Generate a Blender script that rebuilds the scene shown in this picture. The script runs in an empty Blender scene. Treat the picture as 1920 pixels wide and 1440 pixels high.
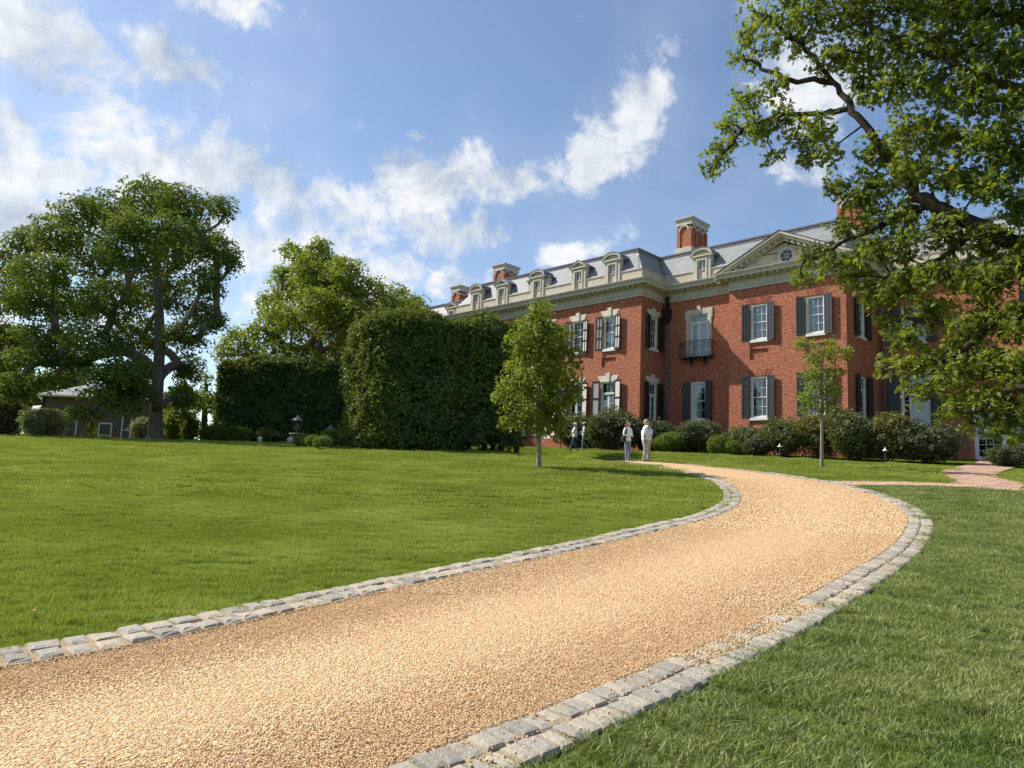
import bpy, bmesh, math, random
import numpy as np
from mathutils import Matrix, Vector

random.seed(7); RNG = np.random.default_rng(11)
SC = bpy.context.scene
COL = SC.collection

# ------------------------------------------------------------------ camera
FPX = 1390.0
YAW, PITCH, ROLL = math.radians(-44.8), math.radians(7.86), math.radians(2.557)
cy, sy = math.cos(YAW), math.sin(YAW)
FWD = np.array([sy*math.cos(PITCH), cy*math.cos(PITCH), math.sin(PITCH)])
RT = np.array([cy, -sy, 0.0]); UP = np.cross(RT, FWD)
R2 = RT*math.cos(ROLL)+UP*math.sin(ROLL); U2 = -RT*math.sin(ROLL)+UP*math.cos(ROLL)
FH = np.array([sy, cy, 0.0])
CAM = np.array([0, 0, 1.6])
cd = bpy.data.cameras.new('camera'); cam = bpy.data.objects.new('camera', cd); COL.objects.link(cam)
cd.sensor_fit = 'HORIZONTAL'; cd.sensor_width = 36.0; cd.lens = FPX/1920*36.0
cd.clip_start = 0.1; cd.clip_end = 5000
cam.matrix_world = Matrix(((R2[0], U2[0], -FWD[0], CAM[0]), (R2[1], U2[1], -FWD[1], CAM[1]), (R2[2], U2[2], -FWD[2], CAM[2]), (0, 0, 0, 1)))
SC.camera = cam
SC.render.resolution_x, SC.render.resolution_y = 1024, 768
SC.view_settings.view_transform = 'Standard'; SC.view_settings.look = 'None'
SC.view_settings.exposure = 0.6; SC.view_settings.gamma = 1.0
SC.cycles.use_denoising = True
SC.cycles.max_bounces = 6; SC.cycles.transparent_max_bounces = 8
SC.cycles.diffuse_bounces = 4; SC.cycles.glossy_bounces = 3; SC.cycles.transmission_bounces = 4

# ------------------------------------------------------------------ node helpers
class NT:
    def __init__(s, tree): s.t = tree; s.n = tree.nodes; s.l = tree.links
    def new(s, typ, **kw):
        nd = s.n.new(typ)
        for k, v in kw.items(): setattr(nd, k, v)
        return nd
    def put(s, sock, v):
        if isinstance(v, bpy.types.NodeSocket): s.l.new(v, sock)
        elif v is not None: sock.default_value = v
    def math(s, op, a, b=None, c=None, clamp=False):
        nd = s.new('ShaderNodeMath', operation=op, use_clamp=clamp)
        for i, v in enumerate((a, b, c)):
            if v is not None: s.put(nd.inputs[i], v)
        return nd.outputs[0]
    def vmath(s, op, a, b=None):
        nd = s.new('ShaderNodeVectorMath', operation=op)
        s.put(nd.inputs[0], a)
        if b is not None:
            if op == 'SCALE': s.put(nd.inputs[3], b)
            else: s.put(nd.inputs[1], b)
        return nd.outputs[1] if op in ('DOT_PRODUCT', 'LENGTH', 'DISTANCE') else nd.outputs[0]
    def noise(s, vec, scale, detail=4, rough=0.55, dist=0.0, out=0):
        nd = s.new('ShaderNodeTexNoise')
        if vec is not None: s.put(nd.inputs['Vector'], vec)
        s.put(nd.inputs['Scale'], scale); s.put(nd.inputs['Detail'], detail)
        s.put(nd.inputs['Roughness'], rough); s.put(nd.inputs['Distortion'], dist)
        return nd.outputs[out]
    def ramp(s, fac, stops, interp='LINEAR'):
        nd = s.new('ShaderNodeValToRGB'); cr = nd.color_ramp; cr.interpolation = interp
        while len(cr.elements) < len(stops): cr.elements.new(0.5)
        for e, (p, c) in zip(cr.elements, stops):
            e.position = p; e.color = (c[0], c[1], c[2], 1) if not isinstance(c, (int, float)) else (c, c, c, 1)
        s.put(nd.inputs[0], fac); return nd.outputs[0]
    def mix(s, fac, a, b, typ='MIX'):
        nd = s.new('ShaderNodeMix', data_type='RGBA', blend_type=typ)
        def c4(v): return (v[0], v[1], v[2], 1) if isinstance(v, (tuple, list)) and len(v) == 3 else v
        s.put(nd.inputs[0], fac); s.put(nd.inputs[6], c4(a)); s.put(nd.inputs[7], c4(b)); return nd.outputs[2]
    def maprange(s, v, a, b, c=0.0, d=1.0, smooth=False):
        nd = s.new('ShaderNodeMapRange', interpolation_type='SMOOTHSTEP' if smooth else 'LINEAR')
        for i, q in enumerate((v, a, b, c, d)): s.put(nd.inputs[i], q)
        return nd.outputs[0]

def pray(x, y):
    d = FWD+R2*(x-960)/FPX-U2*(y-720)/FPX
    return d/np.linalg.norm(d)

# ------------------------------------------------------------------ sun and sky
SUNV = np.array([1.0, 0.45, -1.07]); SUNV /= np.linalg.norm(SUNV)
el = math.asin(-SUNV[2]); az = math.atan2(-SUNV[0], -SUNV[1])
sl = bpy.data.lights.new('sun', 'SUN'); sl.energy = 5.0; sl.angle = math.radians(0.55); sl.color = (1.0, 0.945, 0.86)
so = bpy.data.objects.new('sun', sl); COL.objects.link(so)
so.rotation_euler = Vector(SUNV).to_track_quat('-Z', 'Y').to_euler()
so.location = (-40, -16, 60)

W = bpy.data.worlds.new('World'); SC.world = W; W.use_nodes = True
W.cycles.sampling_method = 'MANUAL'; W.cycles.sample_map_resolution = 256
w = NT(W.node_tree); W.node_tree.nodes.clear()
sky = w.new('ShaderNodeTexSky', sky_type='NISHITA'); sky.sun_disc = False
sky.sun_elevation = el; sky.sun_rotation = az; sky.altitude = 100; sky.air_density = 1.0; sky.dust_density = 0.7; sky.ozone_density = 2.2
tc = w.new('ShaderNodeTexCoord'); D = tc.outputs['Generated']
sx = w.new('ShaderNodeSeparateXYZ'); w.put(sx.inputs[0], D)
zz = w.math('MAXIMUM', sx.outputs[2], 0.0)
den = w.math('ADD', zz, 0.16)
plane = w.new('ShaderNodeCombineXYZ')
w.put(plane.inputs[0], w.math('DIVIDE', sx.outputs[0], den)); w.put(plane.inputs[1], w.math('DIVIDE', sx.outputs[1], den)); w.put(plane.inputs[2], 0.0)
PL = plane.outputs[0]
# cloud banks: direction (from pixel), half-width, half-height in px, weight, tilt
BANKS = [(50, 110, 130, 120, .66, 10), (150, 90, 90, 60, .66, 30), (90, 245, 130, 70, .74, -8), (330, 120, 62, 66, .86, 0), (400, 20, 70, 34, .7, 0), (210, 275, 60, 30, .72, -12), (130, 340, 170, 50, .74, 0), (250, 310, 110, 42, .70, 0), (390, 320, 90, 44, .74, 0), (505, 335, 190, 62, .74, 6),
         (800, 345, 170, 58, .86, -5), (960, 335, 120, 50, .72, -8), (1195, 185, 70, 95, .84, 28), (1120, 285, 90, 48, .74, -28), (470, 450, 200, 80, .70, 0), (620, 400, 220, 90, .70, 0), (850, 430, 170, 60, .70, 0), (700, 500, 190, 60, .66, 0),
         (1065, 480, 62, 30, .8, -8), (870, 520, 140, 40, .62, 0), (800, 268, 60, 20, .62, 0), (680, 258, 30, 14, .5, 0), (30, 420, 110, 50, .75, 0), (1520, 140, 90, 90, .7, 0), (20, 600, 200, 60, .55, 0), (1500, 330, 90, 40, .55, 0), (560, 560, 160, 50, .6, 0)]
field = None
wv = w.noise(D, 5.0, 6, 0.62, out=1)
Dw = w.vmath('ADD', D, w.vmath('SCALE', w.vmath('SUBTRACT', wv, (0.5, 0.5, 0.5)), 0.085))
for (bx, by, hw, hh, wt, tilt) in BANKS:
    c = pray(bx, by); t = math.radians(tilt)
    e1 = R2*math.cos(t)-U2*math.sin(t); e2 = R2*math.sin(t)+U2*math.cos(t)
    dv = w.vmath('SUBTRACT', Dw, tuple(c))
    a = w.math('MULTIPLY', w.vmath('DOT_PRODUCT', dv, tuple(e1)), FPX/hw)
    b = w.math('MULTIPLY', w.vmath('DOT_PRODUCT', dv, tuple(e2)), FPX/hh)
    cc = w.math('MULTIPLY', w.vmath('DOT_PRODUCT', dv, tuple(c)), 6.0)
    r2 = w.math('ADD', w.math('ADD', w.math('MULTIPLY', a, a), w.math('MULTIPLY', b, b)), w.math('MULTIPLY', cc, cc))
    g = w.math('MULTIPLY', w.math('EXPONENT', w.math('MULTIPLY', r2, -0.72)), wt)
    field = g if field is None else w.math('MAXIMUM', field, g)
n1 = w.noise(D, 7.5, 7, 0.60, 0.35)
n2 = w.noise(D, 26.0, 6, 0.62, 0.5)
nlow = w.noise(PL, 0.55, 7, 0.6, 0.2)          # the sky goes on outside the frame with the same broken cloud
wide = w.maprange(nlow, 0.50, 0.74, 0.0, 0.62)
front = w.maprange(w.vmath('DOT_PRODUCT', D, tuple(FWD)), 0.70, 0.82, 1.0, 0.0, True)
field = w.math('MAXIMUM', field, w.math('MULTIPLY', wide, front))
tex = w.math('ADD', w.math('MULTIPLY', n1, 0.62), w.math('MULTIPLY', n2, 0.38))
dens0 = w.math('ADD', w.math('MULTIPLY', field, 0.80), w.math('MULTIPLY', w.math('SUBTRACT', tex, 0.5), 1.95))
dens = w.maprange(dens0, 0.24, 0.58, 0.0, 1.0, True)
# soft thin veil
veil = w.maprange(w.math('ADD', w.math('MULTIPLY', w.noise(D, 3.2, 6, 0.55), 1.0), w.math('MULTIPLY', field, 0.30)), 0.50, 0.90, 0.0, 0.30)
sund = -SUNV
Ds = w.vmath('ADD', D, tuple(sund*0.035))
n1s = w.noise(Ds, 7.5, 6, 0.58, 0.35)
lit = w.math('ADD', w.math('MULTIPLY', w.math('SUBTRACT', n1, n1s), 2.6), 0.62, clamp=True)
thick = w.maprange(dens0, 0.55, 1.05, 0.0, 1.0, True)
leftness = w.maprange(w.vmath('DOT_PRODUCT', D, tuple(R2)), -0.62, -0.28, 1.0, 0.0, True)
shade = w.math('MULTIPLY', thick, w.math('ADD', 0.24, w.math('MULTIPLY', leftness, 0.70)))
litc = w.math('SUBTRACT', lit, shade, clamp=True)
ccol = w.ramp(litc, [(0.0, (0.30, 0.37, 0.50)), (0.45, (0.60, 0.66, 0.74)), (0.8, (0.86, 0.88, 0.90)), (1.0, (0.95, 0.94, 0.92))])
cover = w.math('MAXIMUM', dens, veil, clamp=True)
up = w.maprange(sx.outputs[2], -0.02, 0.06, 0.0, 1.0)
cover = w.math('MULTIPLY', w.math('MULTIPLY', cover, up), 0.93)
bg1 = w.new('ShaderNodeBackground'); w.put(bg1.inputs[0], sky.outputs[0]); bg1.inputs[1].default_value = 0.108
bg2 = w.new('ShaderNodeBackground'); w.put(bg2.inputs[0], ccol); bg2.inputs[1].default_value = 0.72
ms = w.new('ShaderNodeMixShader'); w.put(ms.inputs[0], cover); w.put(ms.inputs[1], bg1.outputs[0]); w.put(ms.inputs[2], bg2.outputs[0])
wo = w.new('ShaderNodeOutputWorld'); w.put(wo.inputs[0], ms.outputs[0])

# ------------------------------------------------------------------ materials
MATS = {}
def material(name):
    m = bpy.data.materials.new(name); m.use_nodes = True; m.node_tree.nodes.clear(); MATS[name] = m
    k = NT(m.node_tree); o = k.new('ShaderNodeOutputMaterial'); return m, k, o
def principled(k, o, col, rough=0.7, bump=None, bstr=0.3, bdist=0.01, spec=0.3, metal=0.0):
    p = k.new('ShaderNodeBsdfPrincipled'); k.put(p.inputs['Base Color'], (*col, 1) if isinstance(col, tuple) and len(col) == 3 else col)
    k.put(p.inputs['Roughness'], rough); p.inputs['Specular IOR Level'].default_value = spec; k.put(p.inputs['Metallic'], metal)
    if bump is not None:
        b = k.new('ShaderNodeBump'); b.inputs['Strength'].default_value = bstr; b.inputs['Distance'].default_value = bdist
        k.put(b.inputs['Height'], bump); k.put(p.inputs['Normal'], b.outputs[0])
    k.put(o.inputs[0], p.outputs[0]); return p
def objco(k): return k.new('ShaderNodeTexCoord').outputs['Object']
def worldpos(k): return k.new('ShaderNodeNewGeometry').outputs['Position']
def island(k): return k.new('ShaderNodeNewGeometry').outputs['Random Per Island']

def plain(name, col, rough=0.6, var=0.12, scale=6.0, spec=0.3, metal=0.0, bstr=0.15):
    m, k, o = material(name); n = k.noise(worldpos(k), scale, 6, 0.6)
    c = k.mix(k.maprange(n, 0.3, 0.7), tuple(v*(1-var) for v in col), tuple(min(1, v*(1+var)) for v in col))
    principled(k, o, c, rough, n, bstr, 0.01, spec, metal); return m
plain('stone', (0.47, 0.435, 0.36), 0.85, 0.14, 3.0)
plain('stone_pale', (0.60, 0.545, 0.43), 0.85, 0.10, 4.0)
plain('parapet_stone', (0.47, 0.415, 0.33), 0.85, 0.14, 2.0)
plain('white_paint', (0.66, 0.65, 0.60), 0.5, 0.05, 8.0)
plain('grey_paint', (0.50, 0.48, 0.43), 0.55, 0.06, 8.0)
plain('shutter_black', (0.013, 0.014, 0.016), 0.38, 0.2, 9.0, 0.5)
plain('shutter_panel', (0.60, 0.56, 0.48), 0.7, 0.12, 20.0)
plain('shutter_grey', (0.030, 0.031, 0.034), 0.42, 0.15, 9.0, 0.5)
plain('iron', (0.012, 0.012, 0.014), 0.4, 0.2, 9.0, 0.5)
plain('lead', (0.10, 0.12, 0.15), 0.55, 0.2, 5.0, 0.4)
plain('roof_edge', (0.16, 0.165, 0.175), 0.5, 0.2, 4.0, 0.4)
plain('curtain', (0.70, 0.70, 0.68), 0.9, 0.10, 14.0)
plain('dark_room', (0.02, 0.02, 0.022), 0.9, 0.2, 2.0)  # near-black colour standing in for the darkness of unlit rooms behind glass
plain('soil', (0.085, 0.062, 0.042), 0.95, 0.3, 9.0)
plain('dry_sand_joint', (0.30, 0.22, 0.13), 0.95, 0.25, 14.0)
plain('pier_brick', (0.09, 0.045, 0.034), 0.9, 0.2, 14.0)
plain('pavilion_wall', (0.115, 0.075, 0.058), 0.9, 0.2, 2.2)
plain('skin', (0.52, 0.28, 0.20), 0.55, 0.05, 12.0)
plain('shirt_white', (0.74, 0.74, 0.75), 0.85, 0.04, 12.0)
plain('shirt_blue', (0.42, 0.50, 0.56), 0.85, 0.06, 12.0)
plain('jeans_dark', (0.035, 0.065, 0.13), 0.85, 0.2, 12.0)
plain('jeans_grey', (0.17, 0.20, 0.26), 0.85, 0.15, 12.0)
plain('jeans_light', (0.17, 0.24, 0.33), 0.85, 0.2, 12.0)
plain('cloth_black', (0.016, 0.016, 0.02), 0.8, 0.2, 12.0)
plain('hair_dark', (0.055, 0.028, 0.018), 0.5, 0.3, 40.0)
plain('hair_blond', (0.42, 0.30, 0.17), 0.6, 0.25, 40.0)
plain('hair_white', (0.62, 0.60, 0.56), 0.6, 0.15, 40.0)
plain('shoe_navy', (0.05, 0.07, 0.13), 0.6, 0.2, 12.0)
plain('shoe_white', (0.60, 0.60, 0.58), 0.6, 0.1, 12.0)
plain('strap_blue', (0.12, 0.17, 0.36), 0.6, 0.1, 12.0)
plain('lamp_enamel', (0.72, 0.72, 0.68), 0.35, 0.05, 9.0, 0.5)
plain('lantern_metal', (0.15, 0.155, 0.16), 0.6, 0.2, 12.0)
plain('dead_leaf', (0.30, 0.16, 0.06), 0.8, 0.3, 30.0)
m, k, o = material('pants_print'); v = k.new('ShaderNodeTexVoronoi'); k.put(v.inputs['Vector'], objco(k)); v.inputs['Scale'].default_value = 24
n = k.noise(objco(k), 16, 3)
principled(k, o, k.ramp(k.math('ADD', k.math('MULTIPLY', v.outputs['Distance'], 0.8), k.math('MULTIPLY', n, 0.3)), [(0.42, (0.10, 0.13, 0.11)), (0.54, (0.26, 0.28, 0.23)), (0.68, (0.55, 0.53, 0.48))]), 0.85)

# brick walls: courses run along x+y so both wall directions carry them
def brick_mat(name, c1, c2, mort):
    m, k, o = material(name); p = worldpos(k); s = k.new('ShaderNodeSeparateXYZ'); k.put(s.inputs[0], p)
    cb = k.new('ShaderNodeCombineXYZ'); k.put(cb.inputs[0], k.math('ADD', s.outputs[0], s.outputs[1])); k.put(cb.inputs[1], s.outputs[2])
    b = k.new('ShaderNodeTexBrick'); k.put(b.inputs['Vector'], cb.outputs[0])
    b.inputs['Scale'].default_value = 1.0; b.inputs['Mortar Size'].default_value = 0.009; b.inputs['Mortar Smooth'].default_value = 0.2
    b.inputs['Brick Width'].default_value = 0.215; b.inputs['Row Height'].default_value = 0.0715; b.inputs['Bias'].default_value = -0.1
    b.inputs['Color1'].default_value = (*c1, 1); b.inputs['Color2'].default_value = (*c2, 1); b.inputs['Mortar'].default_value = (*mort, 1)
    n = k.noise(p, 0.9, 6, 0.65); n2 = k.noise(p, 7.0, 4, 0.6)
    sv = k.new('ShaderNodeCombineXYZ'); k.put(sv.inputs[0], k.math('MULTIPLY', k.math('ADD', s.outputs[0], s.outputs[1]), 4.6)); k.put(sv.inputs[1], k.math('MULTIPLY', s.outputs[2], 14.0))
    n3 = k.noise(sv.outputs[0], 1.0, 2, 0.8)
    c = k.mix(k.maprange(n, 0.35, 0.7, 0.0, 0.38), b.outputs[0], (0.20, 0.06, 0.036))
    c = k.mix(k.maprange(n2, 0.45, 0.8, 0.0, 0.28), c, (0.46, 0.21, 0.125))
    c = k.mix(k.maprange(n3, 0.52, 0.64, 0.0, 0.85), c, (0.10, 0.034, 0.026))
    c = k.mix(k.maprange(n3, 0.46, 0.34, 0.0, 0.6), c, (0.56, 0.235, 0.135))
    principled(k, o, c, 0.88, k.math('ADD', k.math('MULTIPLY', b.outputs['Fac'], -1.0), k.math('MULTIPLY', n3, 0.8)), 0.7, 0.012, 0.2)
brick_mat('brick', (0.49, 0.135, 0.062), (0.34, 0.084, 0.043), (0.44, 0.25, 0.165))
m, k, o = material('brick_piece'); r = island(k); ob = k.new('ShaderNodeObjectInfo').outputs['Random']
principled(k, o, k.ramp(k.math('FRACT', k.math('ADD', r, ob)), [(0, (0.20, 0.06, 0.036)), (0.5, (0.36, 0.11, 0.06)), (1, (0.43, 0.17, 0.10))]), 0.88, k.noise(worldpos(k), 40, 4), 0.4, 0.01)
m, k, o = material('paving_brick'); r = island(k); ob = k.new('ShaderNodeObjectInfo').outputs['Random']
principled(k, o, k.ramp(k.math('FRACT', k.math('ADD', r, ob)), [(0, (0.36, 0.215, 0.155)), (0.5, (0.46, 0.285, 0.205)), (1, (0.54, 0.36, 0.26))]), 0.9, k.noise(worldpos(k), 60, 4), 0.4, 0.01)
m, k, o = material('slate'); r = k.math('FRACT', k.math('ADD', island(k), k.new('ShaderNodeObjectInfo').outputs['Random']))
n = k.noise(worldpos(k), 9, 5, 0.6)
c = k.ramp(r, [(0, (0.195, 0.212, 0.214)), (0.35, (0.225, 0.242, 0.24)), (0.7, (0.245, 0.26, 0.253)), (1, (0.275, 0.288, 0.276))])
principled(k, o, k.mix(k.maprange(n, 0.4, 0.75, 0, 0.5), c, (0.19, 0.21, 0.215)), k.maprange(n, 0.3, 0.7, 0.42, 0.62), n, 0.4, 0.006, 0.45)
m, k, o = material('granite'); r = k.math('FRACT', k.math('ADD', island(k), k.new('ShaderNodeObjectInfo').outputs['Random']))
p = worldpos(k); n = k.noise(p, 55, 7, 0.7); n2 = k.noise(p, 9, 5, 0.6)
c = k.ramp(r, [(0, (0.29, 0.265, 0.225)), (0.4, (0.40, 0.36, 0.295)), (0.75, (0.48, 0.42, 0.33)), (1, (0.52, 0.43, 0.315))])
c = k.mix(k.maprange(n, 0.35, 0.7, 0.0, 0.55), c, (0.21, 0.20, 0.185)); c = k.mix(k.maprange(n2, 0.5, 0.75, 0, 0.5), c, (0.46, 0.38, 0.26))
principled(k, o, c, 0.85, k.math('ADD', n, n2), 0.7, 0.02, 0.25)
# window glass: clear, mirror-like at a slant
m, k, o = material('glass'); fr = k.new('ShaderNodeFresnel'); fr.inputs[0].default_value = 1.5
gl = k.new('ShaderNodeBsdfGlossy'); gl.inputs['Roughness'].default_value = 0.02; gl.inputs[0].default_value = (0.9, 0.9, 0.9, 1)
nb = k.new('ShaderNodeBump'); nb.inputs['Strength'].default_value = 0.05; nb.inputs['Distance'].default_value = 0.05; k.put(nb.inputs['Height'], k.noise(worldpos(k), 1.6, 2)); k.put(gl.inputs['Normal'], nb.outputs[0])
tr = k.new('ShaderNodeBsdfTransparent'); tr.inputs[0].default_value = (0.80, 0.85, 0.86, 1)
mx = k.new('ShaderNodeMixShader'); k.put(mx.inputs[0], k.math('ADD', k.math('MULTIPLY', fr.outputs[0], 0.9), 0.03, clamp=True)); k.put(mx.inputs[1], tr.outputs[0]); k.put(mx.inputs[2], gl.outputs[0]); k.put(o.inputs[0], mx.outputs[0])

m, k, o = material('glass_dark'); principled(k, o, (0.012, 0.014, 0.015), 0.12, k.noise(worldpos(k), 2.0, 2), 0.05, 0.02, 0.25)
def leaf_mat(name, dark, mid, light, trans=0.42, gloss=0.08, cscale=0.6, nw=0.4):
    m, k, o = material(name); r = k.math('FRACT', k.math('ADD', island(k), k.new('ShaderNodeObjectInfo').outputs['Random'])); n = k.noise(worldpos(k), cscale, 4, 0.6)
    f = k.math('ADD', k.math('MULTIPLY', r, 1-nw), k.math('MULTIPLY', k.maprange(n, 0.3, 0.7), nw))
    c = k.ramp(f, [(0.05, dark), (0.5, mid), (0.95, light)])
    d = k.new('ShaderNodeBsdfDiffuse'); k.put(d.inputs[0], c)
    t = k.new('ShaderNodeBsdfTranslucent'); k.put(t.inputs[0], k.mix(0.5, c, (0.36, 0.42, 0.03), 'MIX'))
    g = k.new('ShaderNodeBsdfGlossy'); g.inputs['Roughness'].default_value = 0.5; g.inputs[0].default_value = (1, 1, 1, 1)
    a = k.new('ShaderNodeMixShader'); a.inputs[0].default_value = trans; k.put(a.inputs[1], d.outputs[0]); k.put(a.inputs[2], t.outputs[0])
    b = k.new('ShaderNodeMixShader'); b.inputs[0].default_value = gloss*.35; k.put(b.inputs[1], a.outputs[0]); k.put(b.inputs[2], g.outputs[0]); k.put(o.inputs[0], b.outputs[0])
leaf_mat('leaf_oak', (0.038, 0.074, 0.012), (0.086, 0.138, 0.018), (0.175, 0.215, 0.030), 0.30, 0.05)
leaf_mat('leaf_yellowgreen', (0.090, 0.135, 0.016), (0.18, 0.235, 0.026), (0.29, 0.32, 0.045), 0.42, 0.04)
leaf_mat('leaf_near', (0.030, 0.070, 0.010), (0.125, 0.185, 0.016), (0.33, 0.36, 0.034), 0.56, 0.07, 1.2)
leaf_mat('leaf_hedge', (0.034, 0.064, 0.014), (0.072, 0.112, 0.020), (0.17, 0.21, 0.042), 0.24, 0.07)
leaf_mat('leaf_hedge_dark', (0.034, 0.066, 0.020), (0.066, 0.112, 0.028), (0.12, 0.165, 0.040), 0.24, 0.06)
leaf_mat('leaf_sapling', (0.075, 0.120, 0.012), (0.165, 0.215, 0.022), (0.29, 0.31, 0.040), 0.46, 0.05)
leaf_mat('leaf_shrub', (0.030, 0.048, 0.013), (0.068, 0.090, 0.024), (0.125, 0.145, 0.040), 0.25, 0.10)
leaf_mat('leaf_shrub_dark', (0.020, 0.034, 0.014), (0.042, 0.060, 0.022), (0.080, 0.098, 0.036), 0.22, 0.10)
leaf_mat('leaf_box', (0.060, 0.105, 0.016), (0.115, 0.175, 0.024), (0.20, 0.26, 0.040), 0.3, 0.05)
leaf_mat('leaf_bronze', (0.072, 0.065, 0.023), (0.130, 0.111, 0.036), (0.202, 0.169, 0.055), 0.3, 0.08)
leaf_mat('leaf_silver', (0.14, 0.165, 0.09), (0.26, 0.28, 0.17), (0.40, 0.41, 0.27), 0.3, 0.06)
leaf_mat('leaf_lime', (0.149, 0.196, 0.023), (0.230, 0.276, 0.034), (0.322, 0.345, 0.057), 0.4, 0.05)
leaf_mat('leaf_far', (0.078, 0.124, 0.046), (0.130, 0.182, 0.065), (0.195, 0.247, 0.091), 0.35, 0.03)
leaf_mat('grass_fine', (0.115, 0.165, 0.014), (0.245, 0.305, 0.042), (0.46, 0.48, 0.13), 0.36, 0.05, 0.55, .62)
leaf_mat('grass_rough', (0.060, 0.100, 0.022), (0.175, 0.235, 0.060), (0.44, 0.45, 0.20), 0.32, 0.07, 1.1, .45)
m, k, o = material('bark'); p = worldpos(k); s = k.new('ShaderNodeMapping'); s.inputs['Scale'].default_value = (9, 9, 1.6); k.put(s.inputs[0], p)
n = k.noise(s.outputs[0], 1.0, 7, 0.65, 0.4)
principled(k, o, k.ramp(n, [(0.3, (0.07, 0.06, 0.048)), (0.55, (0.18, 0.16, 0.13)), (0.8, (0.32, 0.285, 0.235))]), 0.95, n, 1.0, 0.05, 0.15)
m, k, o = material('bark_dark'); p = worldpos(k); n = k.noise(p, 14, 6, 0.65, 0.4)
principled(k, o, k.ramp(n, [(0.3, (0.022, 0.018, 0.014)), (0.7, (0.075, 0.06, 0.045))]), 0.95, n, 0.8, 0.03, 0.15)
m, k, o = material('bark_pale'); p = worldpos(k); n = k.noise(p, 12, 6, 0.65, 0.4)
principled(k, o, k.ramp(n, [(0.3, (0.16, 0.14, 0.11)), (0.7, (0.36, 0.32, 0.26))]), 0.9, n, 0.6, 0.02, 0.15)

# lawn sheet
m, k, o = material('lawn'); p = worldpos(k); n = k.noise(p, 0.35, 5, 0.6); n2 = k.noise(p, 5.0, 6, 0.7); n3 = k.noise(p, 60.0, 4, 0.7)
c = k.mix(k.maprange(n, 0.35, 0.65), (0.10, 0.155, 0.016), (0.18, 0.23, 0.028)); c = k.mix(k.maprange(n2, 0.4, 0.7, 0, 0.6), c, (0.17, 0.22, 0.034))
c = k.mix(k.maprange(n3, 0.35, 0.65, 0.75, 0.0), c, (0.028, 0.048, 0.010))
principled(k, o, c, 0.95, k.math('ADD', n3, n2), 0.8, 0.03, 0.0)
# gravel
m, k, o = material('gravel'); p = worldpos(k)
v1 = k.new('ShaderNodeTexVoronoi'); k.put(v1.inputs['Vector'], p); v1.inputs['Scale'].default_value = 62
v2 = k.new('ShaderNodeTexVoronoi'); k.put(v2.inputs['Vector'], p); v2.inputs['Scale'].default_value = 24
n = k.noise(p, 1.1, 6, 0.65); n2 = k.noise(p, 130, 3, 0.7)
hs = k.new('ShaderNodeSeparateColor'); k.put(hs.inputs[0], v1.outputs['Color'])
c = k.ramp(hs.outputs[0], [(0.0, (0.38, 0.24, 0.13)), (0.3, (0.60, 0.39, 0.195)), (0.7, (0.71, 0.485, 0.255)), (0.93, (0.77, 0.575, 0.35)), (1.0, (0.5, 0.42, 0.34))])
c = k.mix(k.maprange(n, 0.4, 0.72, 0.0, 0.22), c, (0.55, 0.34, 0.16))
c = k.mix(k.maprange(v1.outputs['Distance'], 0.3, 0.75, 0.0, 0.5), c, (0.30, 0.175, 0.08))
h = k.math('SUBTRACT', 1.0, k.math('ADD', k.math('MULTIPLY', v1.outputs['Distance'], 1.0), k.math('MULTIPLY', v2.outputs['Distance'], 0.5)))
principled(k, o, c, 0.9, h, 0.9, 0.012, 0.2)
m, k, o = material('pebble'); r = k.new('ShaderNodeObjectInfo').outputs['Random']; n = k.noise(worldpos(k), 1.1, 6, 0.65)
c = k.ramp(r, [(0.0, (0.36, 0.22, 0.12)), (0.12, (0.56, 0.36, 0.175)), (0.5, (0.70, 0.475, 0.245)), (0.85, (0.77, 0.575, 0.34)), (0.97, (0.78, 0.67, 0.50)), (0.994, (0.42, 0.37, 0.32))])
principled(k, o, k.mix(k.maprange(n, 0.4, 0.72, 0.0, 0.2), c, (0.58, 0.36, 0.175)), 0.8, None, 0, 0, 0.25)

# ------------------------------------------------------------------ mesh helpers
def tag(o, label=None, cat=None, group=None, kind=None):
    if label: o['label'] = label
    if cat: o['category'] = cat
    if group: o['group'] = group
    if kind: o['kind'] = kind
    return o
def empty(name, loc=(0, 0, 0), rz=0.0, parent=None):
    o = bpy.data.objects.new(name, None); COL.objects.link(o); o.location = loc; o.rotation_euler = (0, 0, rz); o.empty_display_size = 0.3
    if parent: o.parent = parent
    return o
def link(name, me, mat=None, parent=None, loc=None, rot=None):
    o = bpy.data.objects.new(name, me); COL.objects.link(o)
    if mat and not me.materials: me.materials.append(MATS[mat])
    if parent: o.parent = parent
    if loc is not None: o.location = loc
    if rot is not None: o.rotation_euler = rot
    return o
def npmesh(name, V, F, smooth=False):
    """V (n,3); F (m,k) with k the same for all"""
    V = np.asarray(V, np.float32); F = np.asarray(F, np.int32)
    me = bpy.data.meshes.new(name); me.vertices.add(len(V)); me.vertices.foreach_set('co', V.ravel())
    k = F.shape[1]; me.loops.add(F.size); me.loops.foreach_set('vertex_index', F.ravel())
    me.polygons.add(len(F)); me.polygons.foreach_set('loop_start', np.arange(0, F.size, k, dtype=np.int32))
    me.polygons.foreach_set('loop_total', np.full(len(F), k, np.int32))
    me.polygons.foreach_set('use_smooth', np.full(len(F), bool(smooth)))
    me.update(calc_edges=True); return me
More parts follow.
